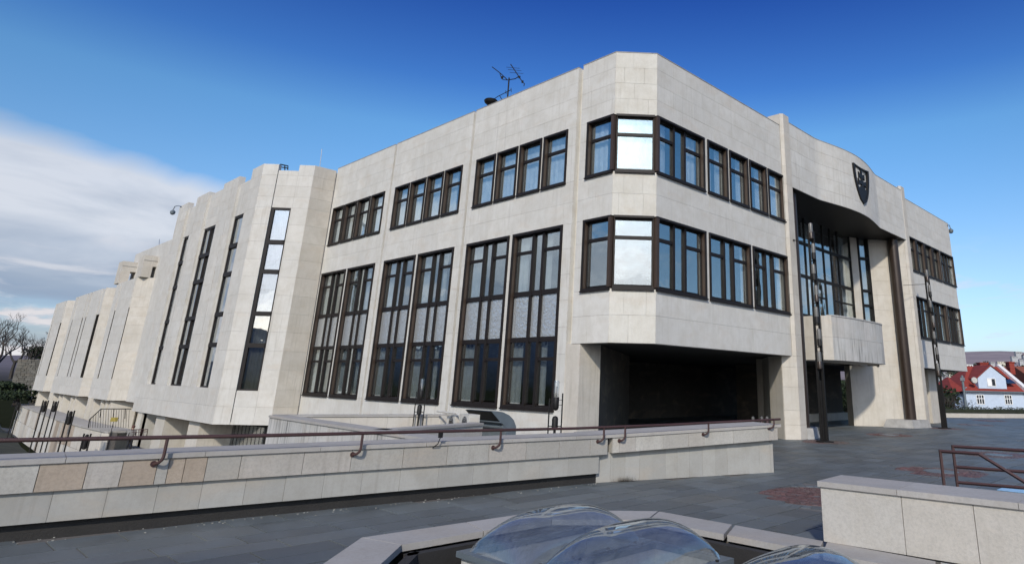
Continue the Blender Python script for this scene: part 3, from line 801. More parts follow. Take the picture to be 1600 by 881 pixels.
def slotwin(F_, u0, u1, z0, z1, bars, n, parent, d=-.10, jamb=.09):
    f = MB(); e = .07
    F_.hexa(f, u0, u0 + jamb, d - .05, -.03, z0, z1); F_.hexa(f, u1 - e, u1, d - .05, d + .08, z0, z1)
    F_.hexa(f, u0 + jamb, u1 - e, d - .04, d + .07, z1 - .12, z1); F_.hexa(f, u0 + jamb, u1 - e, d - .04, d + .07, z0, z0 + .08)
    for b in bars: F_.hexa(f, u0 + jamb, u1 - e, d - .04, d + .12, b - .11, b + .11)
    c = [u0 + jamb + (u1 - e - u0 - jamb) * i / n for i in range(n + 1)]
    for x in c[1:-1]: F_.hexa(f, x - .05, x + .05, d - .03, d + .1, z0 + .08, z1 - .12)
    w = f.build('window', M_FRAME, parent)
    zz = [z0] + list(bars) + [z1]
    for a, b in zip(zz[:-1], zz[1:]):
        for p, q in zip(c[:-1], c[1:]):
            F_.hexa(MB(), p + .02, q - .02, d - .01, d, a + .08, b - .08).build('pane', M_GLASSD, w)
    vs = []; fs = []; nn_ = int((u1 - u0) / .06)
    for j in range(nn_ + 1):
        u = u0 + (u1 - u0) * j / nn_; dd = d - .22 + .02 * math.sin(j * 2.1); vs += [F_.p(u, dd, z0), F_.p(u, dd, z1)]
    for j in range(nn_): fs.append((2 * j, 2 * j + 2, 2 * j + 3, 2 * j + 1))
    MB().add(vs, fs).build('blind', M_BLIND, w, recalc=False)
    return w
M_BLIND = simple('grey_blind', (0.30, 0.29, 0.26), .9)
slotwin(Fh, .87, 1.90, 1.24, 10.72, (3.44, 5.04, 7.23, 8.82), 1, WNG, d=-.10, jamb=.14)
Fb = Frame((XW + .14, 40.0), (XW + .14, 24.73))
for (a, b), n in (((26.88, 28.30), 1), ((31.1, 33.6), 2), ((36.4, 37.75), 1)):
    slotwin(Fb, uw(b), uw(a), 1.31, 10.7, (3.5, 5.13, 7.33, 8.94), n, WNG)
# piers and dark windows of the open ground floor
gp = MB()
for y0, y1, x0 in ((33.7, 35.5, -2.95), (27.5, 29.3, -2.95)):
    MB().prism([(x0, y0), (x0 + 1.6, y0), (x0 + 1.6, y1), (x0, y1)], -5.4, -.37).build('ground_floor_pier', M_TAN, WNG)
MB().box(-1.9, -1.0, 35.6, 39.6, -5.4, -.37).box(-1.35, -1.0, 29.4, 33.6, -5.4, -.37).build('ground_floor_wall', M_TAN, WNG)
g = MB(); g.box(-1.30, -1.2, 22.9, 33, -5.4, -.4); gw_ = g.build('ground_floor_window', M_BLACK, WNG)
for k in range(18):
    MB().box(-1.34, -1.31, 23.2 + k * .5, 23.6 + k * .5, -2.6, -.5).build('louvre_pane', M_GLASSD, gw_)
MB().add([(-1.7, 23, -2.0), (-1.7, 31, -2.9), (-1.7, 31, -5.4), (-1.7, 23, -5.4), (-1.5, 23, -2.0), (-1.5, 31, -2.9), (-1.5, 31, -5.4), (-1.5, 23, -5.4)],
         [(0, 1, 2, 3), (7, 6, 5, 4), (0, 4, 5, 1), (1, 5, 6, 2), (2, 6, 7, 3), (3, 7, 4, 0)]).build('ramp_wall', M_TAN, WNG)
PW.flush()
# lower roof block behind the wing, with two open stone portals
LB_ = thing('stair_block', 'pale stone roof-level block set back behind the tall slotted wing', 'building', loc=(2, 50, -5))
PL = Panels(LB_, limit=60); lb = MB()
FL_ = Frame((-.05, 66.4), (-.05, 40.02)); clad(FL_, 0, FL_.L, [-.35, 1.3, 4, 7, 10.1, 11.7, 13.22], [], PL, lb, M_WING, w=6, seed=3)
FL_ = Frame((-.05, 66.42), (6, 66.42)); lb.box(.3, 12, 40.05, 66.4, -.35, 13.15); lb.build('wall', M_WING, LB_); PL.flush()

# ================================================================== far wing with fins
FAR = thing('far_wing', 'far saw-toothed stone wing of the parliament with dark vertical slots and tan chamfered ends', 'building', loc=(0, 70, -5))
PF = Panels(FAR); fc = MB()
XF = -1.15
fz = rows(-.30, 1.4, 2) + rows(1.4, 7.45, 8)[1:] + rows(7.45, 10.05, 3)[1:]
def pod(yc, segs, yend, seed):
    """segs: (y0,y1) flat fins, gaps between are dark slots"""
    F45 = Frame((XF, yc), (XF + 1.32, yc - 1.32))
    clad(F45, 0, F45.L, fz, [], PF, fc, M_TAN, w=3, seed=seed)
    Fx = Frame((XF + 1.32, yc - 1.32), (XF + 2.6, yc - 1.32)); clad(Fx, 0, Fx.L, fz[::2], [], PF, fc, M_WING, w=3, seed=seed)
    Ff = Frame((XF, yend), (XF, yc)); u = lambda y: yend - y
    clad(Ff, 0, Ff.L, fz[:3], [], PF, fc, M_WING, w=2.6, seed=seed + 1)
    for (a, b) in segs:
        clad(Ff, u(b), u(a), fz[2:], [], PF, fc, M_WING, w=3.5, seed=seed + 2, depth=.5)
    for (a, b) in segs: MB().box(XF + .03, XF + .37, a - .04, a - .002, 1.42, 7.44).build('slot_glass', M_BLACK, FAR)
    fc.box(XF + .38, XF + 2.4, yc + .02, yend, -.29, 9.9); fc.box(XF + .05, XF + .37, yc, yend, 7.45, 9.8)
pod(57.95, [(58.35, 63.1), (63.55, 65.2)], 65.3, 1)
pod(69.64, [(71.1, 75.7), (76.15, 77.3), (77.8, 82.8), (83.2, 84.4)], 84.5, 5)
pod(89.4, [(90.3, 95.6), (96.0, 96.7)], 96.8, 9)
fc.box(XF + 2.3, 12, 56, 97, -5, 9.9)
fc.build('wall', M_WING, FAR); PF.flush()
# open stone portals on its roof
def portal(x0, x1, y, z0, z1, label):
    o = MB().box(x0, x0 + .75, y, y + 1.6, z0, z1 - .95).box(x1 - .3, x1, y, y + 1.6, z0, z1 - .95).box(x0, x1, y, y + 1.6, z1 - .95, z1)
    t = thing('roof_portal', label, 'roof portal', loc=(x0, y, z0)); o.build('portal_frame', M_TAN, t)
    MB().box(x0 + .01, x1 - .01, y - .03, y - .001, z1 - .47, z1 - .43).build('joint_band', M_CONC, t)
portal(-1.1, 1.4, 57.2, 10.06, 12.0, 'square stone portal frame on the roof beside the tall wing, right one of two')
portal(-1.25, 1.0, 64.5, 10.06, 12.2, 'square stone portal frame on the roof with sky showing through, left one of two')
# fins of the open floor beneath the far wing
for y in (58, 59.4, 61.2, 64.3, 66.5, 72.4, 74.4, 78.7, 80.8, 84.3, 86.5, 94.1, 99.1):
    MB().prism([(-.8, y), (.9, y - .7), (1.2, y - .2), (-.8, y + .45)], -5.4, -.31).build('ground_floor_fin', M_TAN, FAR)
MB().box(1.3, 1.5, 56, 100, -5.4, -.31).build('ground_floor_glazing', M_BLACK, FAR)

# ================================================================== ground
def sheet(name, pts, z, m, th=.02):
    o = MB().prism(pts, z - th, z).build(name, m); return tag(o, kind='structure')
WL = [(-30, .25), (-13.9, -1.78), (-4.5, -2.97), (.10, -4.55)]        # line of the parapet wall
plaza = [(-30, -40), (75, -40), (75, 0), (46.6, -.4), (36.5, 6.0), (36.5, 22), (33, 22), (33, 14), (3, 14), (3, 3), (.02, 2.95), (-1.2, .1), (.15, -4.45), (-4.5, -2.92), (-13.9, -1.75), (-30, .28)]
# plaza bed with the well of the skylights cut out
def bed():
    b = bmesh.new()
    W_ = [(-11.35, -12.6), (-11.35, -6.35), (-10.2, -5.2), (-7.68, -5.2), (-7.0, -5.9), (-7.0, -12.6)]
    rects = []
    mb = MB()
    z0, z1 = -.5, -.014
    mb.prism([(-30, -40), (75, -40), (75, 0), (46.6, -.4), (36.5, 6), (20, 6), (20, -13), (-30, -13)], z0, z1)
    mb.prism([(20, -13), (20, 6), (36.5, 6), (36.5, 22), (33, 22), (33, 14.5), (3, 14.5), (3, 3), (.02, 2.95), (-1.2, .1), (.15, -4.45), (-4.5, -2.92), (-4.5, -13)], z0, z1 - .001)
    mb.prism([(-4.5, -13), (-4.5, -2.92), (-6.75, -2.65), (-6.75, -13)], z0, z1 - .002)
    mb.prism([(-6.75, -5.0), (-6.75, -2.65), (-13.9, -1.75), (-30, .28), (-30, -5.0)], z0, z1 - .003)
    mb.prism([(-11.5, -5.0), (-30, -5.0), (-30, -13), (-11.5, -13)], z0, z1 - .004)
    return mb.build('plaza_ground', M_MORTAR)
PLZ = tag(bed(), kind='structure')
def inside(x, y, poly):
    c = False; n = len(poly)
    for i in range(n):
        x1, y1 = poly[i][:2]; x2, y2 = poly[(i + 1) % n][:2]
        if (y1 > y) != (y2 > y) and x < (x2 - x1) * (y - y1) / (y2 - y1) + x1: c = not c
    return c
RIM = [(-11.85, -13.2), (-11.85, -6.12), (-10.68, -4.95), (-7.72, -5.0), (-6.45, -6.2), (-6.45, -13.2)]
plaza_in = [(-24, -20), (46, -20), (46.6, -.4), (36.5, 6.0), (36.5, 14), (3.2, 14), (3.2, 3.2), (.05, 2.9), (-1.1, .2), (.35, -4.55), (-4.48, -3.0), (-13.9, -1.83), (-24, -.55)]
CIRC = [(-2.45, -6.95, 1.2), (3.75, -7.3, 1.1), (9.95, -1.15, .9), (16.4, -1.15, 1.0), (24.6, -1.15, .9), (30.8, -.9, 1.05), (38.0, .1, 1.1), (19.3, -7.0, 1.1), (10.2, -7.1, 1.1), (30.5, -7.0, 1.1)]
rng = random.Random(21)
slabs = []
y = -20.0; r = 0
while y < 14:
    hgt = rng.choice((.48, .48, .62)); x = -24 + rng.uniform(0, 1)
    lim = 46 if y > -10 else 46
    while x < lim:
        w = rng.choice((.72, .95, .95, 1.2)); cx, cy = x + w / 2, y + hgt / 2
        q = RW @ (Vector((cx, cy, 0)) - CAM)
        ok = q.z > 1.0
        if ok:
            px = FX * q.x / q.z + PX; py = FX * q.y / q.z + PY
            ok = -250 < px < 1850 and py < 1150
        if ok and not inside(cx, cy, plaza_in): ok = False
        if ok and any((cx - a) ** 2 + (cy - b) ** 2 < (c + .12) ** 2 for a, b, c in CIRC): ok = False
        if ok and (inside(cx, cy, RIM)): ok = False
        if ok: slabs.append((x, x + w, y, y + hgt, w * hgt / q.z ** 3))
        x += w
    y += hgt
slabs.sort(key=lambda s: -s[4])
g_ = .013
for i, (x0, x1, y0, y1, _) in enumerate(slabs):
    dz = rng.uniform(-.002, .0015)
    if i < 295:
        o = bpy.data.objects.new('paving_slab', cube_mesh(M_SLAB)); COL.objects.link(o)
        o.matrix_basis = Matrix.LocRotScale(Vector(((x0 + x1) / 2, (y0 + y1) / 2, -.02 + dz)), None, Vector((x1 - x0 - 2 * g_, y1 - y0 - 2 * g_, .04)))
        adopt(o, PLZ)
    else:
        if i == 295: rest = MB()
        rest.box(x0 + g_, x1 - g_, y0 + g_, y1 - g_, -.03, dz)
tag(rest.build('paving_slabs', M_SLAB, PLZ), kind='stuff')
# red cobbled rounds
for i, (cx, cy, rad) in enumerate(CIRC):
    mb = MB(); rr = .0
    sz = .10
    rings = int(rad / sz)
    for k in range(rings):
        ra, rb = k * sz + .006, (k + 1) * sz - .006
        if k == 0: continue
        n = max(6, int(2 * math.pi * (k + .5)))
        for j in range(n):
            a0 = 2 * math.pi * (j + .06) / n + k * .4; a1 = 2 * math.pi * (j + .94) / n + k * .4
            p = [(cx + ra * math.cos(a0), cy + ra * math.sin(a0)), (cx + rb * math.cos(a0), cy + rb * math.sin(a0)), (cx + rb * math.cos(a1), cy + rb * math.sin(a1)), (cx + ra * math.cos(a1), cy + ra * math.sin(a1))]
            mb.prism(p, -.03, -.004 + rng.uniform(-.004, .004))
    c = mb.build('red_cobbles', M_RED, PLZ); tag(c, kind='stuff')
    # ragged border of grey filler stones
    mb = MB()
    for j in range(48):
        a = 2 * math.pi * j / 48; ra = rad + .01; rb = rad + rng.uniform(.16, .5)
        a1 = a + 2 * math.pi / 48 * .9
        mb.prism([(cx + ra * math.cos(a), cy + ra * math.sin(a)), (cx + rb * math.cos(a), cy + rb * math.sin(a)), (cx + rb * math.cos(a1), cy + rb * math.sin(a1)), (cx + ra * math.cos(a1), cy + ra * math.sin(a1))], -.04, -.006)
    tag(mb.build('grey_cobbles', M_SLAB, PLZ), kind='stuff')
    if i in (3, 5, 7, 1, 8):
        MB().lathe((cx, cy, -.02), [(.42, 0), (.42, .028), (.36, .03), (.36, .022), (.02, .022)], 20).build('drain_cover', M_GREYP, PLZ)
# terrain
def terrain():
    mb = MB(); N = 72; rad = [0, 60, 120, 200, 320, 480, 700, 1000, 1300, 1550, 1800, 2400, 4000, 9000]
    rng = random.Random(4)
    def h(x, y):
        r_ = math.hypot(x, y); a = math.atan2(y, x)
        z = -5.6
        if r_ > 90 and -.6 < a < 1.1: z += (r_ - 90) * .012 * 0
        far = max(0, min(1, (r_ - 700) / 950))
        ridge = 90 + 4 * math.sin(a * 19 + 2.2) + 3 * math.sin(a * 61 + 1) + 2 * math.sin(a * 131)
        if a > 1.1 and a < 1.9: ridge *= .35
        if a < -2.8 or a > 2.2: ridge *= 1.25
        z += (ridge + 5) * far ** 1.4
        if 150 < r_ < 900 and -.2 < a < .5: z += min(1, (r_ - 150) / 300) * 13 + 4 * math.sin(x * .02) * math.sin(y * .017)
        if r_ > 2000: z = max(z * .6, -5.6)
        return z
    idx = {}
    for i, r_ in enumerate(rad):
        for k in range(N * 4 if r_ > 0 else 1):
            a = 2 * math.pi * k / (N * 4); x, y = r_ * math.cos(a), r_ * math.sin(a)
            idx[i, k] = len(mb.v); mb.v.append((x + 8, y + 5, h(x, y)))
    for k in range(N * 4):
        k1 = (k + 1) % (N * 4)
        mb.f.append((idx[0, 0], idx[1, k], idx[1, k1]))
        for i in range(1, len(rad) - 1): mb.f.append((idx[i, k], idx[i + 1, k], idx[i + 1, k1], idx[i, k1]))
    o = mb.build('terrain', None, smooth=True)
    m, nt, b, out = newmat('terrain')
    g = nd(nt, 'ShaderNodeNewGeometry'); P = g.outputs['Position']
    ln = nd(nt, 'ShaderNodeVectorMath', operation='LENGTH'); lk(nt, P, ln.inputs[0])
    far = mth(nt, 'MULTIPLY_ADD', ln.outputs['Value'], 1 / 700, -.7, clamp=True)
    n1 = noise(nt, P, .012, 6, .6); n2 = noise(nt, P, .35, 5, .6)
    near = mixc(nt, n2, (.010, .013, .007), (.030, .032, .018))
    hill = mixc(nt, ramp(nt, n1, [(.38, 0.), (.62, 1.)]), (.24, .205, .215), (.30, .255, .255))  # distance haze is tinted into these hill colours
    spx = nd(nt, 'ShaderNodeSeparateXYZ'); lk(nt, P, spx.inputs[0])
    hill = mixc(nt, mth(nt, 'MULTIPLY_ADD', spx.outputs['X'], .002, .3, clamp=True), (.045, .060, .085), hill)  # hills on the other side: haze painted in as a dark blue
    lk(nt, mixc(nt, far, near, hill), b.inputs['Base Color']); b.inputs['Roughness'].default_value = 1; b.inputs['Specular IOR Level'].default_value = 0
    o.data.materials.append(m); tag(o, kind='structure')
terrain()
sheet('street_ground', [(36.6, 6.2), (46.7, -.2), (75.2, .2), (140, -60), (170, 10), (120, 60), (60, 60), (36.6, 30)], -1.6, M_ASPH, 3.9)
yf = MB().prism([(-7.6, -2.3), (-4.5, -2.7), (-1.3, .3), (-.02, 3.0), (-.02, 14.2), (-2.0, 5.6), (-7.1, 7.5)], -1.3, -.9).build('yard_floor', M_CONC); tag(yf, kind='structure')
ly = MB().prism([(-40, 3), (-7.7, 1), (-7.2, 8), (-.3, 22.6), (0, 56), (1.2, 100), (-1.5, 110), (-3, 50), (-14, 20), (-40, 12)], -5.5, -5.35).build('lower_path', M_ASPH); tag(ly, kind='structure')
pf = MB().prism([(-3.2, 38), (.0, 38), (.0, 57), (-2.4, 57)], -5.4, -3.4).build('lower_landing', M_CONC); tag(pf, kind='structure')
# grassy bank beyond the lower path
bk = MB(); vs = []; fs = []
NX, NY = 30, 24; rng = random.Random(9)
for i in range(NX + 1):
    for j in range(NY + 1):
        u = i / NX; v = j / NY
        y = 6 + 150 * u; x = -4.2 - 2.6 * (1 - u) - 8 * math.exp(-((y - 6) / 14) ** 2) - v * (34 + 20 * u) + 5.5 * u
        z = -5.5 + 4.1 * min(1, v * 2.2) ** .8 * (1 - .25 * u) + rng.uniform(-.12, .12)
        vs.append((x, y, z))
for i in range(NX):
    for j in range(NY):
        a = i * (NY + 1) + j; fs.append((a, a + NY + 1, a + NY + 2, a + 1))
tag(bk.add(vs, fs).build('grass_bank', M_EARTH, smooth=True), kind='structure')

# ================================================================== parapet wall along the terrace
PW1 = thing('parapet_wall', 'long low stone parapet wall with black plinth crossing the foreground from the left edge', 'wall', loc=(-10, -2.2, 0))
F1 = Frame((-24, -.51), (-4.567, -3.031)); L1 = F1.L
def uof(F_, x, y, d=.14):
    P = F_.p(0, d, 0); q = vp(x, y, P, F_.u); return (q - P).dot(F_.u), q.z
F1.hexa(MB(), 0, L1, -.5, 0, -.02, .20).build('plinth', M_DARK, PW1)
F1.hexa(MB(), 0, L1, -.45, .055, .19, .87).build('wall_core', M_MORTAR, PW1)
def pan(F_, u0, u1, d0, d1, z0, z1, m, name, par, g=.004):
    return F_.hexa(MB(), u0 + g, u1 - g, d0, d1, z0, z1).build(name, m, par)
ux = [0, 1.2, 2.5, 3.9, 5.2, 6.6, 8.0, 8.9] + [uof(F1, x, 740)[0] for x in (59, 134, 189, 243, 261, 286, 320, 373, 471, 546, 627, 696, 761, 820, 872, 921)] + [L1 + .18]
ux = sorted(u for u in ux if True)
pinkset = {}
rng = random.Random(8)
for a, b in zip(ux[:-1], ux[1:]):
    px_a = RW @ (F1.p((a + b) / 2, .14, .7) - CAM); px_ = FX * px_a.x / px_a.z + PX
    mm = M_PINK if (59 < px_ < 134 or 189 < px_ < 243 or 262 < px_ < 320) else M_PARA
    pan(F1, a, b, .056, .14 + rng.uniform(-.004, .004), .552, .872, mm, 'parapet_panel', PW1)
ub = [0, 1.4, 2.8, 4.2, 5.6, 7.0, 8.4] + [uof(F1, x, 790, .09)[0] for x in (78, 163, 241, 310, 378, 440, 500, 560, 620, 680, 735, 790, 840, 885)] + [L1]
for a, b in zip(ub[:-1], ub[1:]): pan(F1, a, b, .056, .09 + rng.uniform(-.002, .002), .19, .551, M_BAND, 'band_panel', PW1, .002)
uc_ = [0, 2, 4, 6, 8] + [uof(F1, x, 710, .17)[0] for x in (105, 321, 500, 665, 800, 900)] + [L1 + .2]
for a, b in zip(uc_[:-1], uc_[1:]): pan(F1, a, b, -.68, .165, .878, .94, M_COPE, 'coping_stone', PW1, .003)
# second leg
F2 = Frame((-4.567, -3.031), (.053, -4.582)); L2 = F2.L
PW2 = thing('parapet_wall', 'short stone parapet wall with upright slabs and wide coping in front of the undercroft', 'wall', loc=(-2, -3.8, 0))
def zb2(u): return .565 + (.745 - .565) * u / L2
def zt2(u): return .872 + (1.035 - .872) * u / L2
def slop(u0, u1, d0, d1, f0, f1, m, name, g=.003):
    u0 += g; u1 -= g; mb = MB()
    mb.hexa([F2.p(u0, d0, f0(u0)), F2.p(u1, d0, f0(u1)), F2.p(u1, d1, f0(u1)), F2.p(u0, d1, f0(u0)), F2.p(u0, d0, f1(u0)), F2.p(u1, d0, f1(u1)), F2.p(u1, d1, f1(u1)), F2.p(u0, d1, f1(u0))])
    return mb.build(name, m, PW2)
slop(0.01, L2, -.6, -.04, lambda u: -.02, lambda u: zt2(u) - .002, M_MORTAR, 'wall_core')
k = 0; u = 0.0
while u < L2 - .05:
    w = rng.choice((.30, .34, .36)); e = min(u + w, L2)
    slop(u, e, -.039, rng.uniform(-.003, .003), lambda q: 0, lambda q: zb2(q) + .005, M_BAND, 'upright_slab', .0015); u = e
for xa_, xb_ in zip((947, 968, 993, 1036, 1076, 1101, 1146, 1177, 1202), (968, 993, 1036, 1076, 1101, 1146, 1177, 1202, 1216)):
    a = uof(F2, xa_, 690, .14)[0]; b = uof(F2, xb_, 690, .14)[0]
    slop(a + (.16 if xa_ == 947 else 0), b, -.038, .14 + rng.uniform(-.004, .004), zb2, lambda q: zt2(q) - .003, M_PARA, 'parapet_panel')
slop(-.1, L2 + .16, -.95, .165, lambda q: zt2(q) + .002, lambda q: zt2(q) + .062, M_COPE, 'coping_stone')

# handrail on curved brackets
RAIL = thing('handrail', 'long maroon pipe handrail on hooked brackets above the parapet coping', 'railing', loc=(-10, -2.4, .9))
rp = []
for x, y, F_, d in ((-260, 692, F1, .25), (0, 687.7, F1, .25), (400, 680.4, F1, .25), (680, 673.8, F1, .25), (900, 668.9, F1, .25), (948, 667, F1, .25), (1049, 663.1, F2, .25), (1219, 654.6, F2, .25)):
    P = F_.p(0, d, 0); rp.append(vp(x, y, P, F_.u))
MB().tube(rp, .027, 10).build('top_rail', M_RAIL, RAIL, smooth=True)
for x, y, y1, F_ in ((-120, 690, 735, F1), (262, 684, 728, F1), (567, 677, 713, F1), (783, 671.5, 702, F1), (944, 667.5, 692, F1), (977, 666, 691, F2), (1107, 660.5, 681, F2), (1209, 655.5, 671, F2)):
    P = F_.p(0, .25, 0); t_ = vp(x, y, P, F_.u); u_ = (t_ - P).dot(F_.u); zl = vp(x, y1, P, F_.u).z + .03
    base = .145
    pts = [F_.p(u_, .25, t_.z), F_.p(u_, .25, zl + .10), F_.p(u_ - .012, .245, zl + .05), F_.p(u_ - .04, .22, zl + .015), F_.p(u_ - .07, .18, zl), F_.p(u_ - .085, base, zl)]
    MB().tube(pts, .021, 8).tube([F_.p(u_ - .085, base + .012, zl), F_.p(u_ - .086, base, zl)], .04, 10).build('bracket', M_RAIL, RAIL, smooth=True)
P = F1.p(0, .25, 0); t_ = vp(689, 674, P, F1.u); u_ = (t_ - P).dot(F1.u)
F1.hexa(MB(), u_ - .03, u_ + .03, .22, .28, t_.z - .10, t_.z - .01).tube([F1.p(u_, .25, t_.z - .1), F1.p(u_ - .02, .22, t_.z - .2), F1.p(u_ - .08, .15, t_.z - .27)], .008, 6).build('cable_clamp', M_BLACK, RAIL)

# bollard lamps in the sunken yard
def bollard(t, x0, ys, label):
    """ys: pixel rows of glass top, glass foot, can foot"""
    c = at(x0, ys[1], t); s = t / 15.0
    L = thing('bollard_lamp', label, 'lamp', 'bollard lamps beside the sunken yard', loc=(c.x, c.y, -.9))
    z = c.z; x, y = c.x, c.y
    MB().lathe((x, y, z), [(.062, 0), (.062, .34), (.05, .38), (.02, .385)], 18).build('glass_tube', M_LGLASS, L, smooth=True)
    MB().tube([(x, y, z + .02), (x, y, z + .25)], .022, 8).build('lamp_tube', M_LWHITE, L)
    MB().lathe((x, y, z), [(.02, -.28), (.05, -.265), (.072, -.22), (.072, .0), (.064, .012)], 18).build('lamp_housing', M_BLACK, L, smooth=True)
    MB().lathe((x, y, z), [(.03, -2.2), (.03, -.70), (.072, -.69), (.072, -.46), (.055, -.42), (.02, -.40)], 18).build('lower_housing', M_BLACK, L, smooth=True)
    for sgn, top in ((-1, -.02), (1, .10)):
        px, py = x + sgn * .135 * RW[0][0] / .9, y + sgn * .135 * RW[0][1] / .9
        MB().tube([(px, py, z - 2.2), (px, py, z + top)], .016, 8).tube([(px, py, z - .05), (x, y, z - .05)], .007, 6).tube([(px, py, z - .16), (x, y, z - .16)], .007, 6).tube([(px, py, z - .62), (x, y, z - .62)], .012, 6).build('side_post', M_BLACK, L)
bollard(15.2, 869, (595, 621, 640), 'black twin-post bollard lamp with clear glass tube, right of the grey duct')
bollard(20.8, 658.5, (590, 611, 628), 'twin-post bollard lamp with clear glass tube, left of the air conditioners')

# walls of the sunken yard
def lowwall(name, label, a, b, zt, zb, th, m, capm=M_COPE, side=1):
    F_ = Frame(a, b); T = thing(name, label, 'wall', loc=(a[0], a[1], zb))
    core_ = MB(); F_.hexa(core_, .02, F_.L - .02, -th, -.03, zb, zt - .06); core_.build('wall_core', M_MORTAR, T)
    n = max(2, round(F_.L / 1.1))
    for q in range(n):
        a_, b_ = F_.L * q / n, F_.L * (q + 1) / n
        F_.hexa(MB(), a_ + .003, b_ - .003, -.029, 0, max(zb, zt - 1.6), zt - .062).build('wall_panel', m, T)
        F_.hexa(MB(), a_ + .002, b_ - .002, -th - .04, .03, zt - .058, zt).build('coping_stone', capm, T)
    if zb < zt - 1.6: F_.hexa(MB(), 0.003, F_.L - .003, -.03, -.0, zb, zt - 1.605).build('wall_face', m, T)
    return T
tip = (-7.19, 7.63)
lowwall('yard_wall', 'streaked pale travertine wall end of the sunken yard left of the bollard lamps', tip, (-7.74, -1.9), .9, -5.4, .45, M_TRAV)
lowwall('yard_wall', 'low tan stone wall running under the tall windows behind the air conditioners', (-7.1, 7.66), (-1.1, 5.4), .9, -1.3, .35, M_TAN)
lowwall('yard_wall', 'low stone wall with grey coping just behind the long parapet, left of the duct', (-7.3, .85), (-3.9, 1.9), .9, -1.0, .35, M_TAN)
# grey curved duct
y0 = 3.3
pr = [(768, 642.5), (776, 642), (786, 643.5), (796, 648.5), (803, 656), (806.5, 666), (807, 690)]
ip = [(792, 690), (791, 668), (787, 663), (782, 659.5)]
def ductp(p): q = pl(p[0], p[1], 1, y0); return (q.x, q.z)
prof = [ductp(p) for p in pr]; prof[-1] = (prof[-1][0], -.9)
inn = [ductp(p) for p in ip]; inn[0] = (inn[0][0], -.9)
xm = prof[0][0]; Lq = pl(727, 639.5, 0, xm).y
DU = thing('air_duct', 'grey-blue sheet metal duct with curved top and slanted open mouth', 'duct', loc=(prof[-1][0], y0, -.9))
k = len(prof); body = MB()
ring = prof + inn; n = len(ring)
body.add([(p[0], y0, p[1]) for p in ring] + [(p[0], Lq, p[1]) for p in ring], [tuple(range(n)), tuple(range(2 * n - 1, n - 1, -1))] + [(i, (i + 1) % n, n + (i + 1) % n, n + i) for i in range(n - 1)])
body.build('duct_body', M_GREYP, DU)
mo = [(prof[0][0] + .015, prof[0][1] - .02), (inn[-1][0] + .015, inn[-1][1] + .015)]
MB().hexa([(mo[0][0], y0 + .02, mo[0][1]), (mo[0][0] + .03, y0 + .02, mo[0][1]), (mo[0][0] + .03, Lq - .02, mo[0][1]), (mo[0][0], Lq - .02, mo[0][1]),
           (mo[1][0], y0 + .02, mo[1][1]), (mo[1][0] + .03, y0 + .02, mo[1][1]), (mo[1][0] + .03, Lq - .02, mo[1][1]), (mo[1][0], Lq - .02, mo[1][1])]).build('mouth_shade', M_BLACK, DU)  # black plate painted as the shade inside the open mouth
q = inn[-1]
MB().tube([(q[0] - .005, y0 - .01, q[1]), (q[0] - .005, Lq + .01, q[1])], .018, 8).tube([(inn[1][0] - .06, y0 + .01, inn[1][1] + .02), (inn[1][0] - .06, Lq - .01, inn[1][1] + .02)], .07, 12).build('folded_lip', M_GREYP, DU, smooth=True)
# air conditioners
for i, (px, lab) in enumerate(((690, 'boxy white air conditioner, leftmost of the row before the tall windows'), (712, 'white air conditioner with round fan grille, middle of the row'), (733, 'white air conditioner partly behind the duct, rightmost of the row'))):
    c = at(px, 663, 21.3 - i * 1.0); T = thing('air_conditioner', lab, 'air conditioner', 'air conditioners in the sunken yard', loc=(c.x, c.y, -.9))
    x, y, z = c.x, c.y, c.z - .21
    MB().box(x - .17, x + .17, y - .36, y + .36, z, z + .5).build('casing', M_WHITE, T)
    MB().tube([(x - .171, y - .08, z + .25), (x - .185, y - .08, z + .25)], .2, 24).build('fan_guard', M_LIGHTMETAL, T)
    g = MB()
    for r_ in (.18, .13, .08, .04):
        pts = [(x - .19, y - .08 + r_ * math.cos(a * .3927), z + .25 + r_ * math.sin(a * .3927)) for a in range(17)]; g.tube(pts, .006, 4, cap=False)
    for a in range(8): g.tube([(x - .19, y - .08, z + .25), (x - .19, y - .08 + .2 * math.cos(a * .785), z + .25 + .2 * math.sin(a * .785))], .004, 4)
    g.build('fan_grille', M_BLACK, T)
    MB().box(x - .13, x + .13, y - .366, y - .361, z + .30, z + .42).build('side_panel', M_TAN, T)
    for sy in (-.26, .26): MB().box(x - .16, x + .16, y + sy - .03, y + sy + .03, -.9, z).build('bracket_leg', M_LIGHTMETAL, T)
    T.rotation_euler = (0, 0, R(-14))
a_, b_ = at(683, 642, 20.8), at(719, 650, 19.6)
tag(MB().tube([a_, at(700, 644.5, 20.2), at(713, 645, 19.9), at(718, 648, 19.8), at(719, 656, 19.8)], .03, 8).build('drain_pipe', M_WHITE, smooth=True), 'bent white plastic pipe over the air conditioners', 'pipe')

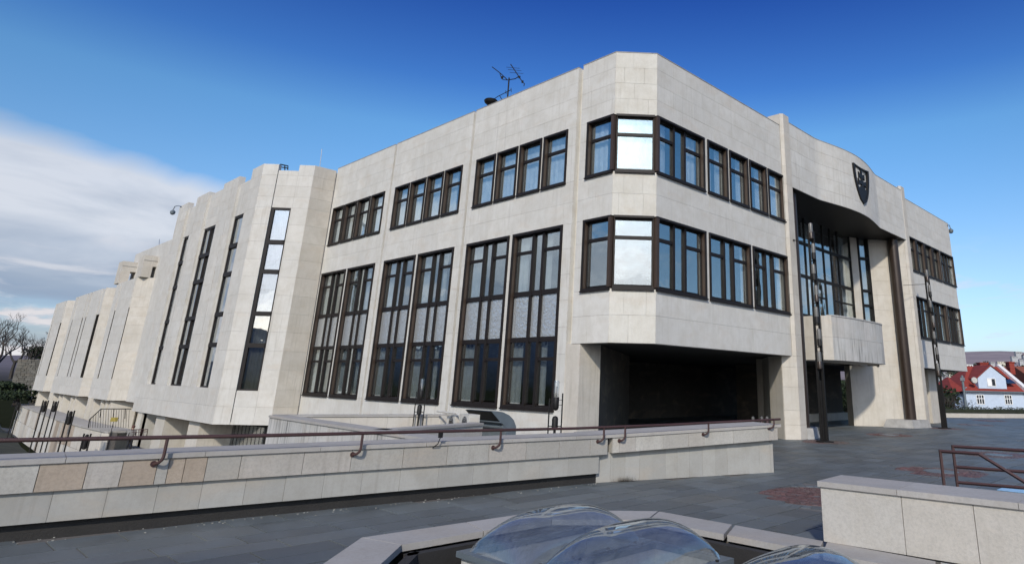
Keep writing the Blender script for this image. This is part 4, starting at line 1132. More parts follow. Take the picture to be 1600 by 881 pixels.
# tall lamp masts ------------------------------------------------------
def mast(x, y, label, H=8.58):
    T = thing('lamp_mast', label, 'lamp mast', 'tall lamp masts on the plaza', loc=(x, y, 0))
    MB().lathe((x, y, -.004), [(.34, 0), (.34, .035), (.2, .05)], 20).build('base_plate', M_BLACK, T)
    r_ = RW[0]; hx, hy = .105 * r_[0], .105 * r_[1]
    for s in (-1, 1):
        MB().hexa([(x + s * hx - .035, y + s * hy - .05, .0), (x + s * hx + .035, y + s * hy - .05, .0), (x + s * hx + .035, y + s * hy + .05, .0), (x + s * hx - .035, y + s * hy + .05, .0),
                   (x + s * hx * .95 - .028, y + s * hy * .95 - .04, H - .35), (x + s * hx * .95 + .028, y + s * hy * .95 - .04, H - .35), (x + s * hx * .95 + .028, y + s * hy * .95 + .04, H - .35), (x + s * hx * .95 - .028, y + s * hy * .95 + .04, H - .35)]).build('mast_bar', M_BLACK, T)
    MB().box(x - .07, x + .07, y - .03, y + .03, .05, 2.25).build('web_plate', M_BLACK, T)
    for i in range(7):
        z = H - i * .87; ox = (.045 if i % 2 else -.045) * r_[0]; oy = (.045 if i % 2 else -.045) * r_[1]
        cx, cy = x + ox * .6 - .08, y + oy * .6 - .07
        MB().lathe((cx, cy, z - .40), [(.085, 0), (.085, .33), (.07, .38), (.03, .40)], 16).build('opal_tube', M_LWHITE, T, smooth=True)
        MB().lathe((cx, cy, z - .70), [(.05, 0), (.092, .03), (.092, .29), (.086, .30)], 16).build('lamp_housing', M_BLACK if i % 3 else M_BROWNPIPE, T, smooth=True)
        MB().tube([(x - hx, y - hy, z - .72), (x + hx, y + hy, z - .72)], .02, 6).build('cross_tie', M_BLACK, T)
    return T
m1 = mast(9.89, -1.17, 'tall dark lamp mast with stacked opal tubes in front of the entrance recess')
e1 = pl(1240, 375.5, 1, -.16); MB().tube([e1, (9.80, -1.2, 7.78)], .014, 6).lathe((e1.x, e1.y, e1.z - .03), [(.05, 0), (.05, .06)], 10).build('stay_rod', M_BLACK, m1)
m2 = mast(24.56, -1.05, 'tall dark lamp mast with stacked opal tubes at the right end of the facade', 8.62)
e1 = Vector((22.9, -.15, 7.6)); MB().tube([(23.0, -.2, 7.62), (24.5, -1.05, 7.8)], .014, 6).build('stay_rod', M_BLACK, m2)

# small posts at the end of the parapet
for i, (px, l) in enumerate(((1176.5, 'leftmost of three short maroon posts with white caps'), (1190, 'middle one of three short maroon posts with white caps'), (1198.5, 'rightmost of three short maroon posts with white caps, nearest the rail end'))):
    c = pl(px, 661, 2, .86) ; c = at(px, 652, 19.5); T = thing('marker_post', l, 'post', 'short marker posts', loc=(c.x, c.y, 0))
    MB().tube([(c.x, c.y, 0), (c.x, c.y, c.z - .05)], .05, 10).build('post', M_RAIL, T, smooth=True)
    MB().lathe((c.x, c.y, c.z - .05), [(.045, 0), (.045, .06), (.02, .08)], 10).build('white_cap', M_LWHITE, T, smooth=True)

# ================================================================== skylight well, foreground
WE = thing('skylight_well', 'sunken dark well with a flat stone rim holding clear skylight domes', 'skylight well', loc=(-9, -9, 0))
zi = .10
outer = [(-11.80, -16), (-11.80, -6.05), (-10.68, -4.93), (-7.70, -5.10), (-6.50, -6.28), (-6.43, -16)]
inner = [(-11.22, -16), (-11.22, -6.32), (-10.52, -5.60), (-8.17, -5.66), (-7.15, -6.60), (-6.90, -16)]
def lerp(a, b, t): return (a[0] + (b[0] - a[0]) * t, a[1] + (b[1] - a[1]) * t)
for i, n in enumerate((8, 1, 2, 1, 7)):
    for q in range(n):
        t0, t1 = q / n, (q + 1) / n; g = .003 / max(.5, 1)
        P = [lerp(outer[i], outer[i + 1], t0 + g), lerp(outer[i], outer[i + 1], t1 - g), lerp(inner[i], inner[i + 1], t1 - g), lerp(inner[i], inner[i + 1], t0 + g)]
        MB().prism(P, .025, zi).build('rim_stone', M_COPE, WE)
iw = MB()
for a, b in zip(inner[:-1], inner[1:]):
    F_ = Frame(b, a); F_.hexa(iw, -.02, F_.L + .02, -.22, -.10, -1.2, .024)
iw.build('well_wall', M_DARK, WE)
MB().box(-11.6, -6.6, -16, -5.3, -1.3, -1.2).build('well_floor', M_DARK, WE)
# domes
md, nt, b, out = newmat('acrylic_dome'); nt.nodes.remove(b)
tr = nd(nt, 'ShaderNodeBsdfTransparent', _Color=(.86, .92, .98, 1)); gl = nd(nt, 'ShaderNodeBsdfGlossy', _Color=(.78, .84, .90, 1), _Roughness=.05); df = nd(nt, 'ShaderNodeBsdfDiffuse', _Color=(.15, .17, .19, 1))
g = nd(nt, 'ShaderNodeNewGeometry'); mpd = nd(nt, 'ShaderNodeMapping'); mpd.inputs['Scale'].default_value = (.8, 3.5, 1.5); lk(nt, g.outputs['Position'], mpd.inputs[0]); nn = noise(nt, mpd.outputs[0], 4.5, 7, .68)
nn = ramp(nt, nn, [(.35, .20), (.7, .70)])
bp = nd(nt, 'ShaderNodeBump', _Strength=.16, _Distance=.03); lk(nt, noise(nt, g.outputs['Position'], 2.2, 2, .5), bp.inputs['Height']); lk(nt, bp.outputs[0], gl.inputs['Normal'])
m1_ = nd(nt, 'ShaderNodeMixShader'); lk(nt, mth(nt, 'MULTIPLY_ADD', nn, .85, .02, clamp=True), m1_.inputs[0]); lk(nt, tr.outputs[0], m1_.inputs[1]); lk(nt, df.outputs[0], m1_.inputs[2])
m2_ = nd(nt, 'ShaderNodeMixShader'); lk(nt, mth(nt, 'MULTIPLY_ADD', schlick(nt), .8, .16, clamp=True), m2_.inputs[0]); lk(nt, m1_.outputs[0], m2_.inputs[1]); lk(nt, gl.outputs[0], m2_.inputs[2]); lk(nt, m2_.outputs[0], out.inputs[0])
def dome(xc, yc, zb, lab, lx=1.0, ly=.52, h=.45):
    T = thing('skylight_dome', lab, 'skylight dome', 'clear skylight domes in the well', loc=(xc, yc, -1.2))
    mb = MB(); NU, NV = 36, 28; ps = 3.0
    for i in range(NU + 1):
        for j in range(NV + 1):
            u = -1 + 2 * i / NU; v = -1 + 2 * j / NV
            fu = (1 - abs(u) ** 3.0) ** .50; fv = (1 - abs(v) ** 2.2) ** .52
            mb.v.append((xc + u * lx, yc + v * ly, zb + h * fu * fv))
    for i in range(NU):
        for j in range(NV):
            a = i * (NV + 1) + j; mb.f.append((a, a + NV + 1, a + NV + 2, a + 1))
    mb.build('dome_shell', md, T, smooth=True, recalc=False)
    fr_ = MB(); a, b_ = lx + .09, ly + .09
    for (x0, x1, y0_, y1) in ((-a, a, -b_, -ly + .01), (-a, a, ly - .01, b_), (-a, -lx + .01, -ly + .011, ly - .011), (lx - .01, a, -ly + .011, ly - .011)):
        fr_.box(xc + x0, xc + x1, yc + y0_, yc + y1, zb - .05, zb + .012)
    fr_.build('metal_flange', M_GREYP, T)
    up = MB(); a -= .05; b_ -= .05
    for (x0, x1, y0_, y1) in ((-a, a, -b_, -b_ + .04), (-a, a, b_ - .04, b_), (-a, -a + .04, -b_ + .041, b_ - .041), (a - .04, a, -b_ + .041, b_ - .041)):
        up.box(xc + x0, xc + x1, yc + y0_, yc + y1, -1.2, zb - .051)
    up.build('upstand', M_TRAV, T)
    bo = MB()
    for sx in (-.8, -.3, .3, .8):
        for sy in (-1, 1): bo.lathe((xc + sx * lx, yc + sy * (ly + .05), zb + .012), [(.02, 0), (.02, .02)], 6)
    bo.build('fixing_bolts', M_BLACK, T)['kind'] = 'stuff'
dome(-9.0, -6.72, .04, 'clear ribbed skylight dome, farthest left one in the foreground well')
dome(-9.0, -7.98, .04, 'large clear skylight dome in the middle of the foreground well')
dome(-8.9, -9.92, .04, 'clear skylight dome barely rising at the bottom edge, rightmost in the well')

# stone block wall at right and its rails
F3 = Frame((-6.504, -9.05), (-6.05, -15.5)); BK = thing('plaza_block_wall', 'pale stone block wall with wide coping at the lower right', 'wall', loc=(-6.3, -11, .1))
F3.hexa(MB(), .02, F3.L, -.78, -.035, zi - .08, .74).build('wall_core', M_MORTAR, BK)
cu = [0] + [uof(F3, x, y_, 0)[0] for x, y_ in ((1411, 810), (1526, 835))] + [3.1, 4.1, 5.1, F3.L]
for a, b in zip(cu[:-1], cu[1:]): F3.hexa(MB(), a + .004, b - .004, -.034, 0, zi + .003, .742).build('wall_panel', M_BLOCK, BK)
Fe = Frame((-5.70, -9.05 + .055), (-6.504, -9.05)); Fe.hexa(MB(), .004, Fe.L - .002, -.03, .0, zi + .003, .742).build('wall_panel', M_BLOCK, BK)
cu = [-.03] + [uof(F3, x, y_, .03)[0] for x, y_ in ((1401, 768), (1592, 795))] + [4.0, 5.5, F3.L]
for a, b in zip(cu[:-1], cu[1:]): F3.hexa(MB(), a + .003, b - .003, -.84, .03, .748, .815).build('coping_stone', M_COPE, BK)
def prail(name, lab, base_z, top, pts_fn):
    pass
R2 = thing('stair_railing', 'maroon three-bar stair railing behind the block wall, the rear one', 'railing', loc=(-3, -11, 0))
zt = 1.02
A_ = pl(1488.5, 697, 2, zt); B_ = pl(1640, 706, 2, zt); dv = (B_ - A_)
B2 = A_ + dv * 1.6
def bar(par, p, q, r=.027, name='rail_bar'): return MB().tube([p, q], r, 4).build(name, M_RAIL, par)
bar(R2, A_, B2)
for y_ in (729, 753):
    z_ = vp(1494, y_, (A_.x, A_.y), dv).z; bar(R2, Vector((A_.x, A_.y, z_)), Vector((B2.x, B2.y, z_)))
bar(R2, A_ + Vector((0, 0, .026)), Vector((A_.x, A_.y, -.0)), name='rail_post'); bar(R2, B2, Vector((B2.x, B2.y, 0)), name='rail_post')
R1 = thing('stair_railing', 'maroon railing whose top bar slopes down to the right, nearest the block wall', 'railing', loc=(-4, -11, 0))
A_ = pl(1469, 704.5, 2, 1.0); B_ = pl(1530, 708.5, 2, 1.0); C_ = vp(1640, 777, (A_.x, A_.y), B_ - A_)
bar(R1, A_, B_); bar(R1, B_ + (A_ - B_).normalized() * .01, C_); bar(R1, A_ + Vector((0, 0, .026)), Vector((A_.x, A_.y, 0)), name='rail_post')
c = pl(1588, 766, 2, .0)
tag(MB().box(c.x - .3, c.x + .5, c.y - .45, c.y + .3, .002, .012).build('plastic_sheet', simple('pale_blue_plastic', (.22, .38, .55), .3)), 'pale blue plastic sheet lying on the paving behind the maroon railings', 'sheet')

# dry weed and litter by the walls
rng = random.Random(5); wd = MB()
for k in range(260):
    u = uof(F2, 975, 752, 0)[0] + rng.gauss(0, .13); h_ = rng.uniform(.04, .16) * math.exp(-abs(rng.gauss(0, .3)))
    p = F2.p(u, .03 + rng.random() * .06, 0); q = p + Vector((rng.gauss(0, .05), rng.gauss(0, .05), h_)); w = Vector((.004, .002, 0))
    wd.add([p - w, p + w, q], [(0, 1, 2)])
tag(wd.build('dry_weed', simple('dry_stalks', (.10, .075, .05), .9), recalc=False), 'tuft of dry brown weed at the foot of the short parapet', 'weed')
li = MB()
for k in range(130):
    u = rng.uniform(6, L1); d_ = .03 + abs(rng.gauss(0, .16)); s = rng.uniform(.004, .012); p = F1.p(u, d_, 0)
    li.box(p.x - s, p.x + s, p.y - s * .7, p.y + s * .7, 0.0, s * .8)
tag(li.build('grit', simple('pale_grit', (.30, .29, .25), .9, var=.4)), 'pale grit and crumbs scattered along the foot of the long parapet', 'grit', kind='stuff')

# ================================================================== roof things
AN = thing('roof_antenna', 'thin dark television aerial with two tilted arms on the parapet edge', 'antenna', loc=(2, 9.98, 12.7))
def ap(x, y): return pl(x, y, 0, 2.0)
MB().tube([(2, 9.98, 12.7), ap(795.5, 122)], .035, 8).build('mast', M_BLACK, AN)
MB().tube([ap(769, 105), ap(782, 115), ap(793, 125.5)], .022, 6).tube([ap(781, 115.5), ap(783, 121), ap(786, 125), ap(794, 125.5)], .018, 6).build('left_arm', M_BLACK, AN)
MB().tube([ap(796, 125), ap(805, 123.5), ap(809, 121), ap(810, 119)], .022, 6).tube([ap(798, 101), ap(810, 119), ap(817, 129.5), ap(819.5, 131), ap(818.5, 135)], .022, 6).build('right_arm', M_BLACK, AN)
e = MB()
for t in (.3, .5, .75):
    a = ap(798 + 12 * t, 101 + 18 * t); e.tube([a + Vector((-.25, .2, 0)), a + Vector((.25, -.2, 0))], .010, 5)
for t in (0.1, .9):
    a = ap(811 + 6 * t, 120 + 9 * t); e.lathe((a.x, a.y, a.z - .05), [(.05, 0), (.05, .1)], 8)
a = ap(784.5, 121.5); e.lathe((a.x, a.y, a.z - .05), [(.06, 0), (.06, .1)], 8)
e.build('elements', M_BLACK, AN)
MB().tube([ap(760, 163), ap(778, 151), ap(798, 141)], .018, 6).tube([ap(781, 150.5), ap(784, 155.5)], .018, 6).tube([ap(798.5, 138), ap(799, 144)], .014, 6).tube([ap(790, 142), ap(791, 147)], .014, 6).build('lower_boom', M_BLACK, AN)
c = ap(767, 160)
RV = thing('roof_vent', 'small black mushroom vent cap peeping over the parapet', 'vent', loc=(2, c.y, 12.7))
MB().lathe((2, c.y, 12.7), [(.14, 0), (.14, c.z - 12.75)], 12).build('stem', M_BLACK, RV)
MB().lathe((2, c.y, c.z - .16), [(.16, 0), (.30, .12), (.34, .22), (.30, .27), (.1, .30)], 14).build('cap', M_BLACK, RV)
def rod(p0, p1, label, r=.02):
    tag(MB().tube([p0, p1], r, 6).build('lightning_rod', M_LIGHTMETAL), label, 'lightning rod')
rod(pl(499.5, 262, 1, 24), pl(503, 233, 1, 24), 'thin lightning rod standing on the tall wing roof by the main block', .018)
rod(pl(248.5, 386, 0, .4), pl(249, 374, 0, .4), 'thin short lightning rod on the low roof left of the tall wing', .03)
def cctv(pts, c, label):
    T = thing('security_camera', label, 'camera', 'dome cameras on curved arms', loc=tuple(pts[0]))
    MB().tube(pts, .03, 8).build('arm', M_LIGHTMETAL, T, smooth=True)
    MB().lathe((c.x, c.y, c.z - .2), [(.03, 0), (.13, .05), (.17, .16), (.17, .24), (.05, .36)], 14).build('dome_housing', M_GREYP, T, smooth=True)
q = lambda x, y: pl(x, y, 0, -3.3)
cctv([q(283, 322.5), q(278, 321.5), q(273.5, 322.5), q(271, 327), q(270, 331)], q(270, 331.5), 'grey dome camera on a curved arm at the far end of the tall wing')
q = lambda x, y: pl(x, y, 1, -.05)
cctv([q(1480.5, 351.5), q(1483.5, 352), q(1485, 357), q(1485.6, 359.5)], q(1485.6, 360.5), 'grey dome camera hanging from the right end of the parapet')
RR = thing('roof_railing', 'short dark metal roof rail at the notch of the tall wing', 'railing', loc=(-2, 24.5, 12.4))
q = lambda x, y: pl(x, y, 1, 25.2)
MB().tube([q(438, 257), q(450, 259.5), q(449.5, 265.5)], .035, 6).tube([q(440, 261.5), q(450, 263)], .03, 6).tube([q(445, 258.6), q(445, 266)], .03, 6).build('rail', M_BLACK, RR)

# ================================================================== foliage helpers
def leafmat(name, a, b_):
    m, nt, b, out = newmat(name); g = nd(nt, 'ShaderNodeNewGeometry')
    c = mixc(nt, g.outputs['Random Per Island'], a, b_); lk(nt, c, b.inputs['Base Color']); b.inputs['Roughness'].default_value = .7; b.inputs['Specular IOR Level'].default_value = .2
    return m
M_LEAF = leafmat('evergreen_leaf', (.010, .018, .008), (.032, .046, .020))
M_HEDGE = leafmat('hedge_leaf', (.012, .018, .008), (.045, .055, .022))
M_BARK = simple('bark', (.040, .034, .028), .9)
M_TWIG = simple('winter_twigs', (.050, .040, .034), .9)
def leaves(mb, c, r, n, s, rng):
    for _ in range(n):
        v = Vector((rng.gauss(0, 1), rng.gauss(0, 1), rng.gauss(0, 1))).normalized() * (rng.random() ** .33)
        p = Vector((c[0] + v.x * r[0], c[1] + v.y * r[1], c[2] + v.z * r[2]))
        a = Vector((rng.gauss(0, 1), rng.gauss(0, 1), rng.gauss(0, 1))).normalized(); b_ = a.cross(Vector((rng.gauss(0, 1), rng.gauss(0, 1), 1))).normalized()
        k = s * rng.uniform(.6, 1.3); mb.add([p - a * k, p + b_ * k * .6, p + a * k, p - b_ * k * .6], [(0, 1, 2, 3)])
def bare_tree(x, y, z, H, label, seed, group=None, spread=.62, depth=6, parent_name='bare_tree'):
    rng = random.Random(seed); T = thing(parent_name, label, 'tree', group, loc=(x, y, z))
    tr_, br = MB(), MB()
    def grow(p, d, L, r, k):
        q = p + d * L; mid = p + d * L * .5 + Vector((rng.gauss(0, 1), rng.gauss(0, 1), 0)) * L * .05
        (tr_ if k >= depth - 1 else br).tube([p, mid, q], [r, r * .85, r * .68], 6 if k > 3 else 3, cap=False)
        if k == 0: return
        n = rng.choice((2, 3, 3)) if k > 1 else 3
        for i in range(n):
            ax = Vector((rng.gauss(0, 1), rng.gauss(0, 1), rng.gauss(0, .5))).normalized()
            nd_ = (d + ax * rng.uniform(spread * .6, spread * 1.25)).normalized(); nd_.z += .06; nd_.normalize()
            grow(q - d * L * rng.uniform(0, .25), nd_, L * rng.uniform(.62, .82), r * rng.uniform(.5, .66), k - 1)
    grow(Vector((x, y, z)), Vector((rng.gauss(0, .04), rng.gauss(0, .04), 1)).normalized(), H * .27, H * .028, depth)
    tr_.build('trunk', M_BARK, T); br.build('branches', M_TWIG, T); return T
def bush(x, y, z, rx, ry, rz, n, s, label, seed, cat='bush', group=None, name='evergreen_bush', m=M_LEAF, trunk=True):
    rng = random.Random(seed); T = thing(name, label, cat, group, loc=(x, y, z)); mb = MB()
    for _ in range(7):
        c = (x + rng.gauss(0, rx * .4), y + rng.gauss(0, ry * .4), z + rz * (1 + rng.uniform(-.45, .45))); k = rng.uniform(.4, .7)
        leaves(mb, c, (rx * k, ry * k, rz * k), n // 7, s, rng)
    mb.build('crown', m, T, recalc=False)
    if trunk: MB().tube([(x, y, z - .1), (x, y, z + rz * 1.2)], [rx * .08, rx * .04], 6).build('trunk', M_BARK, T)
    return T

# ================================================================== left background
def gp_(px, py, t): return at(px, py, t)
bt = [(-12, 590, 92, 11, 3), (18, 585, 96, 9.5, 4), (42, 585, 104, 8, 5), (60, 580, 112, 8.5, 6), (78, 575, 124, 9.5, 7), (32, 590, 120, 8, 8), (-35, 590, 100, 10, 9), (70, 582, 132, 8, 12)]
BL = ['bare winter tree cut by the left edge, tallest there', 'bare forked winter tree just inside the left edge', 'bare spreading tree above the rubble wall, left one', 'bare tree directly above the rubble wall', 'bare tree rising behind the far wing corner', 'thin bare tree between larger ones above the dark bank', 'bare tree outside the left edge of the view', 'low bare tree behind the evergreen on the rubble wall']
for (px, py, t, H, sd_), l in zip(bt, BL):
    p = at(px, py, t); bare_tree(p.x, p.y, p.z - .6, H, l, sd_, 'bare winter trees behind the far wing', depth=6)
RW_ = thing('rubble_wall', 'grey rubble stone wall at the far left below bare trees', 'wall', loc=(2, 137, -5))
a = at(18, 597, 92); b_ = at(70, 597, 93); ta = at(28, 560, 92).z; tb = at(66, 562, 93).z
Fq = Frame((a.x, a.y), (b_.x, b_.y)); Fq.hexa(MB(), 0, Fq.L, -1.5, -.06, a.z - 2, min(ta, tb) - .05).build('wall_core', M_MORTAR, RW_)
M_RUB = stone('rubble_stone', (.12, .115, .10), (.17, .16, .135), .3, tint=.3)
rng = random.Random(2); z = a.z - .3; rb = MB()
while z < min(ta, tb):
    h_ = rng.uniform(.16, .34); u = 0.0
    while u < Fq.L:
        w = rng.uniform(.3, .8); Fq.hexa(rb, u + .02, min(u + w, Fq.L) - .02, -.07, rng.uniform(-.03, .05), z + .015, z + h_ - .015); u += w
    z += h_
tag(rb.build('rubble_stones', M_RUB, RW_), kind='stuff')
p = at(55, 560, 107); bush(p.x, p.y, p.z - .5, 1.8, 1.8, 1.3, 1200, .18, 'dark rounded evergreen bush on top of the rubble wall', 5)
p = at(6, 592, 90); bush(p.x, p.y, p.z - 1.6, 3, 3, .8, 900, .2, 'low dark evergreen scrub at the left edge above the bank', 6, 'bush')
p = at(30, 612, 80); bush(p.x, p.y, p.z - 1.6, 5, 4, 1.1, 1400, .22, 'dark scrub on the bank below the rubble wall', 7, 'bush')
M_SIGN = simple('yellow_sign', (.42, .33, .08), .5)  # plain yellow of the notice board
TR = thing('terrace_wall', 'stepped tan stone terrace wall with posts below the far wing', 'wall', loc=(-3.5, 60, -5.3))
pts = [(-2.6, 47.5), (-2.9, 55), (-3.0, 62), (-2.7, 70), (-2.3, 80), (-1.9, 92), (-1.6, 100)]
for i, (a, b_) in enumerate(zip(pts[1:], pts[:-1])):
    F_ = Frame(a, b_); F_.hexa(MB(), 0, F_.L, -.5, -.04, -5.5, -2.16).build('wall_core', M_MORTAR, TR)
    n = max(2, round(F_.L / 2.2))
    for q_ in range(n):
        for z0, z1 in ((-5.5, -3.8), (-3.8, -2.2)): F_.hexa(MB(), F_.L * q_ / n + .02, F_.L * (q_ + 1) / n - .02, -.039, rng.uniform(-.03, .02), z0 + .015, z1 - .015).build('wall_panel', rng.choice((M_TAN, M_WING, M_PINK, M_TAN)), TR)
    F_.hexa(MB(), 0, F_.L, -1.6, .08, -2.19, -2.05).build('coping_stone', M_COPE, TR)
F_ = Frame((-2.6, 47.5), (-.9, 49.2)); F_.hexa(MB(), 0, F_.L, -.5, 0, -5.5, -2.2).build('wall_core', M_TAN, TR)
for i, (px, pt, pb, t, l) in enumerate(((88, 626, 655, 56, 'second dark lamp post from the left on the low terrace'), (72, 625, 676, 52, 'third dark post counted from the right on the low terrace, beside the stone steps'), (112, 641, 695, 44, 'thick dark lamp post in front of the terrace wall'), (137, 677, 705, 40, 'dark lamp post nearest the parapet, low behind the rail'), (30, 628, 640, 72, 'farthest tiny dark lamp post on the terrace end'))):
    p = at(px, pt, t); T = thing('terrace_lamp', l, 'lamp post', 'dark lamp posts along the low terrace', loc=(p.x, p.y, -5.4))
    for s in (-.14, .14): MB().tube([(p.x + s, p.y - s, -5.4), (p.x + s, p.y - s, p.z)], .05, 6).build('post', M_BLACK, T)
    MB().lathe((p.x, p.y, p.z - .9), [(.06, 0), (.13, .06), (.13, .5), (.10, .55), (.10, .8), (.04, .86)], 10).build('lamp_head', M_BLACK, T)
# stair rail, sign and small stair
SR = thing('stair_handrail', 'thin dark stair handrail sloping up beneath the far wing', 'railing', loc=(-1.5, 52, -5))
q = lambda x, y: at(x, y, 47)
MB().tube([q(138, 668), q(140, 655), q(158, 638.5), q(205, 638.5)], .035, 6).tube([q(158, 639), q(156, 652)], .025, 5).tube([q(178, 639), q(177, 652)], .025, 5).tube([q(196, 639), q(195, 654)], .025, 5).build('rail', M_BLACK, SR)
m_ = MB()
for x in range(142, 204, 4): m_.tube([q(x, 640 + max(0, 158 - x) * .85), q(x - 1.4, 668)], .012, 4)
m_.build('balusters', M_BLACK, SR)
c = q(178.5, 655); SG = thing('yellow_sign', 'small plain yellow notice board under the far wing', 'sign', loc=tuple(c))
MB().box(c.x - .22, c.x + .22, c.y - .02, c.y + .02, c.z - .14, c.z + .14).build('board', M_SIGN, SG); MB().tube([(c.x, c.y + .03, -5.4), (c.x, c.y + .03, c.z)], .02, 5).build('post', M_BLACK, SG)
SR2 = thing('entrance_handrail', 'small maroon handrail by the low ground floor entrance of the wing', 'railing', loc=(-2, 45, -5))
q = lambda x, y: at(x, y, 40)
MB().tube([q(205, 671), q(231, 670.5), q(228.5, 685)], .03, 6).tube([q(206, 675), q(230, 674)], .02, 6).build('rail', M_RAIL, SR2)
m_ = MB()
for x in (209, 213, 217, 221, 225): m_.tube([q(x, 671), q(x - 1.6, 686)], .012, 4)
m_.build('balusters', M_RAIL, SR2)

# person in the lower yard (built as one skinned body)
def person():
    c = at(200, 703, 46); z0 = -3.4; X, Y = c.x, c.y
    T = thing('person', 'person in a grey jacket and dark trousers standing below the wing', 'person', loc=(X, Y, z0))
    def skin(name, pts, edges, radii, m, lv=1):
        me = bpy.data.meshes.new(name); me.from_pydata([(X + p[0], Y + p[1], z0 + p[2]) for p in pts], edges, [])
        o = bpy.data.objects.new(name, me); COL.objects.link(o); me.materials.append(m); adopt(o, T)
        md_ = o.modifiers.new('skin', 'SKIN'); me.skin_vertices or None
        for v, r in zip(me.skin_vertices[0].data, radii): v.radius = (r, r)
        me.skin_vertices[0].data[0].use_root = True
        s_ = o.modifiers.new('sub', 'SUBSURF'); s_.levels = lv; s_.render_levels = lv
        for p in me.polygons: p.use_smooth = True
        return o
    try:
        b = [(0, 0, .95), (.0, 0, 1.15), (0, 0, 1.38), (0, 0, 1.48), (0, 0, 1.56), (0, .0, 1.66), (0, 0, 1.74),
             (.09, 0, .9), (.11, .03, .5), (.11, .05, .08), (.11, -.06, .04), (-.09, 0, .9), (-.11, -.03, .5), (-.12, 0, .08), (-.12, -.10, .04),
             (.19, 0, 1.40), (.24, .02, 1.15), (.20, -.12, .93), (.19, -.16, .84), (-.19, 0, 1.40), (-.24, 0, 1.15), (-.22, -.10, .92), (-.21, -.13, .83)]
        e = [(0, 1), (1, 2), (2, 3), (3, 4), (4, 5), (5, 6), (0, 7), (7, 8), (8, 9), (9, 10), (0, 11), (11, 12), (12, 13), (13, 14), (2, 15), (15, 16), (16, 17), (17, 18), (2, 19), (19, 20), (20, 21), (21, 22)]
        r = [.15, .14, .16, .07, .065, .10, .07, .095, .07, .05, .045, .095, .07, .05, .045, .075, .055, .042, .035, .075, .055, .042, .035]
        me = bpy.data.meshes.new('body'); me.from_pydata([(X + p[0], Y + p[1], z0 + p[2]) for p in b], e, [])
        o = bpy.data.objects.new('body', me); COL.objects.link(o); adopt(o, T)
        o.modifiers.new('skin', 'SKIN'); sv = me.skin_vertices[0].data if len(me.skin_vertices) else None
        if sv is None:
            bm2 = bmesh.new(); bm2.from_mesh(me); bm2.verts.layers.skin.verify(); bm2.to_mesh(me); bm2.free(); sv = me.skin_vertices[0].data
        for v, q_ in zip(sv, r): v.radius = (q_, q_)
        sv[0].use_root = True
        s_ = o.modifiers.new('sub', 'SUBSURF'); s_.levels = 1; s_.render_levels = 2
        m, nt, bs, out = newmat('clothed_body'); g = nd(nt, 'ShaderNodeNewGeometry'); sp_ = nd(nt, 'ShaderNodeSeparateXYZ'); lk(nt, g.outputs['Position'], sp_.inputs[0])
        hz = mth(nt, 'SUBTRACT', sp_.outputs['Z'], z0)
        col = mixc(nt, mth(nt, 'GREATER_THAN', hz, .93), (.012, .012, .015), (.22, .21, .20)); col = mixc(nt, mth(nt, 'GREATER_THAN', hz, 1.5), col, (.42, .27, .20))
        lk(nt, col, bs.inputs['Base Color']); me.materials.append(m)
        MB().lathe((X, Y, z0 + 1.63), [(.085, 0), (.118, .05), (.115, .12), (.07, .175), (.02, .185)], 12).build('hair', simple('auburn_hair', (.09, .035, .025), .7), T, smooth=True)
        MB().box(X + .17, X + .34, Y - .22, Y - .12, z0 + .45, z0 + .80).tube([(X + .22, Y - .17, z0 + .80), (X + .21, Y - .16, z0 + .90), (X + .29, Y - .17, z0 + .80)], .01, 5).build('white_bag', M_WHITE, T)
    except Exception as ex_:
        print('person failed', ex_)
person()

# ================================================================== right background
kp = [(36.3, 7.5), (40.2, 3.6), (43.3, 1.5), (46.4, -.2), (52, -3.6), (58, -8)]
KB = thing('kerb_wall', 'low pale stone kerb wall in front of the hedge at the right', 'kerb', loc=(43, 1.5, 0))
for a, b_ in zip(kp[1:], kp[:-1]):
    F_ = Frame(b_, a); n = max(2, round(F_.L / 1.5))
    for q_ in range(n): F_.hexa(MB(), F_.L * q_ / n + .006, F_.L * (q_ + 1) / n - .006, -.45, 0, -.02, .30).build('kerb_stone', M_BLOCK, KB)
HG = thing('hedge', 'clipped dark green hedge along the kerb before the blue house', 'hedge', loc=(45, 3, -.5))
rng = random.Random(3); mb = MB(); cr = MB()
for a, b_ in zip(kp[1:], kp[:-1]):
    F_ = Frame(b_, a); n = int(F_.L * 8)
    F_.hexa(cr, 0, F_.L, -1.9, -.75, -1.5, .58)
    for k in range(n):
        p = F_.p(F_.L * k / n, -.95 - rng.random() * .8, .30); leaves(mb, p, (.40, .40, .50 + .06 * math.sin(k * .3)), 130, .045, rng)
mb.build('foliage', M_HEDGE, HG, recalc=False); cr.build('branch_mass', M_EARTH, HG)

# blue house
H0 = at(1506, 609, 88); rt = Vector((ray(2600, 600).x - ray(-900, 600).x, ray(2600, 600).y - ray(-900, 600).y, 0))
rt = Vector((RW[0][0], RW[0][1], 0)).normalized()
Fh_ = Frame((H0.x, H0.y), (H0.x + rt.x, H0.y + rt.y))
def hp(px, py, d=0): P = Fh_.p(0, d, 0); q_ = vp(px, py, P, Fh_.u); return (q_ - P).dot(Fh_.u), q_.z
HS = thing('blue_house', 'pale blue house with red tiled roof, gabled dormer and two red chimneys', 'house', loc=(H0.x, H0.y, -1.6))
M_BLUE = simple('pale_blue_render', (.46, .53, .62), .8, var=.06)
M_BLUE_SHADE = simple('shaded_blue_render', (.20, .26, .36), .8, var=.08)  # darker copy of the house render, side wall shade put into the colour
M_WF = simple('white_window_frame', (.70, .69, .66), .5)
M_PANE = simple('dark_pane', (.03, .035, .04), .15)
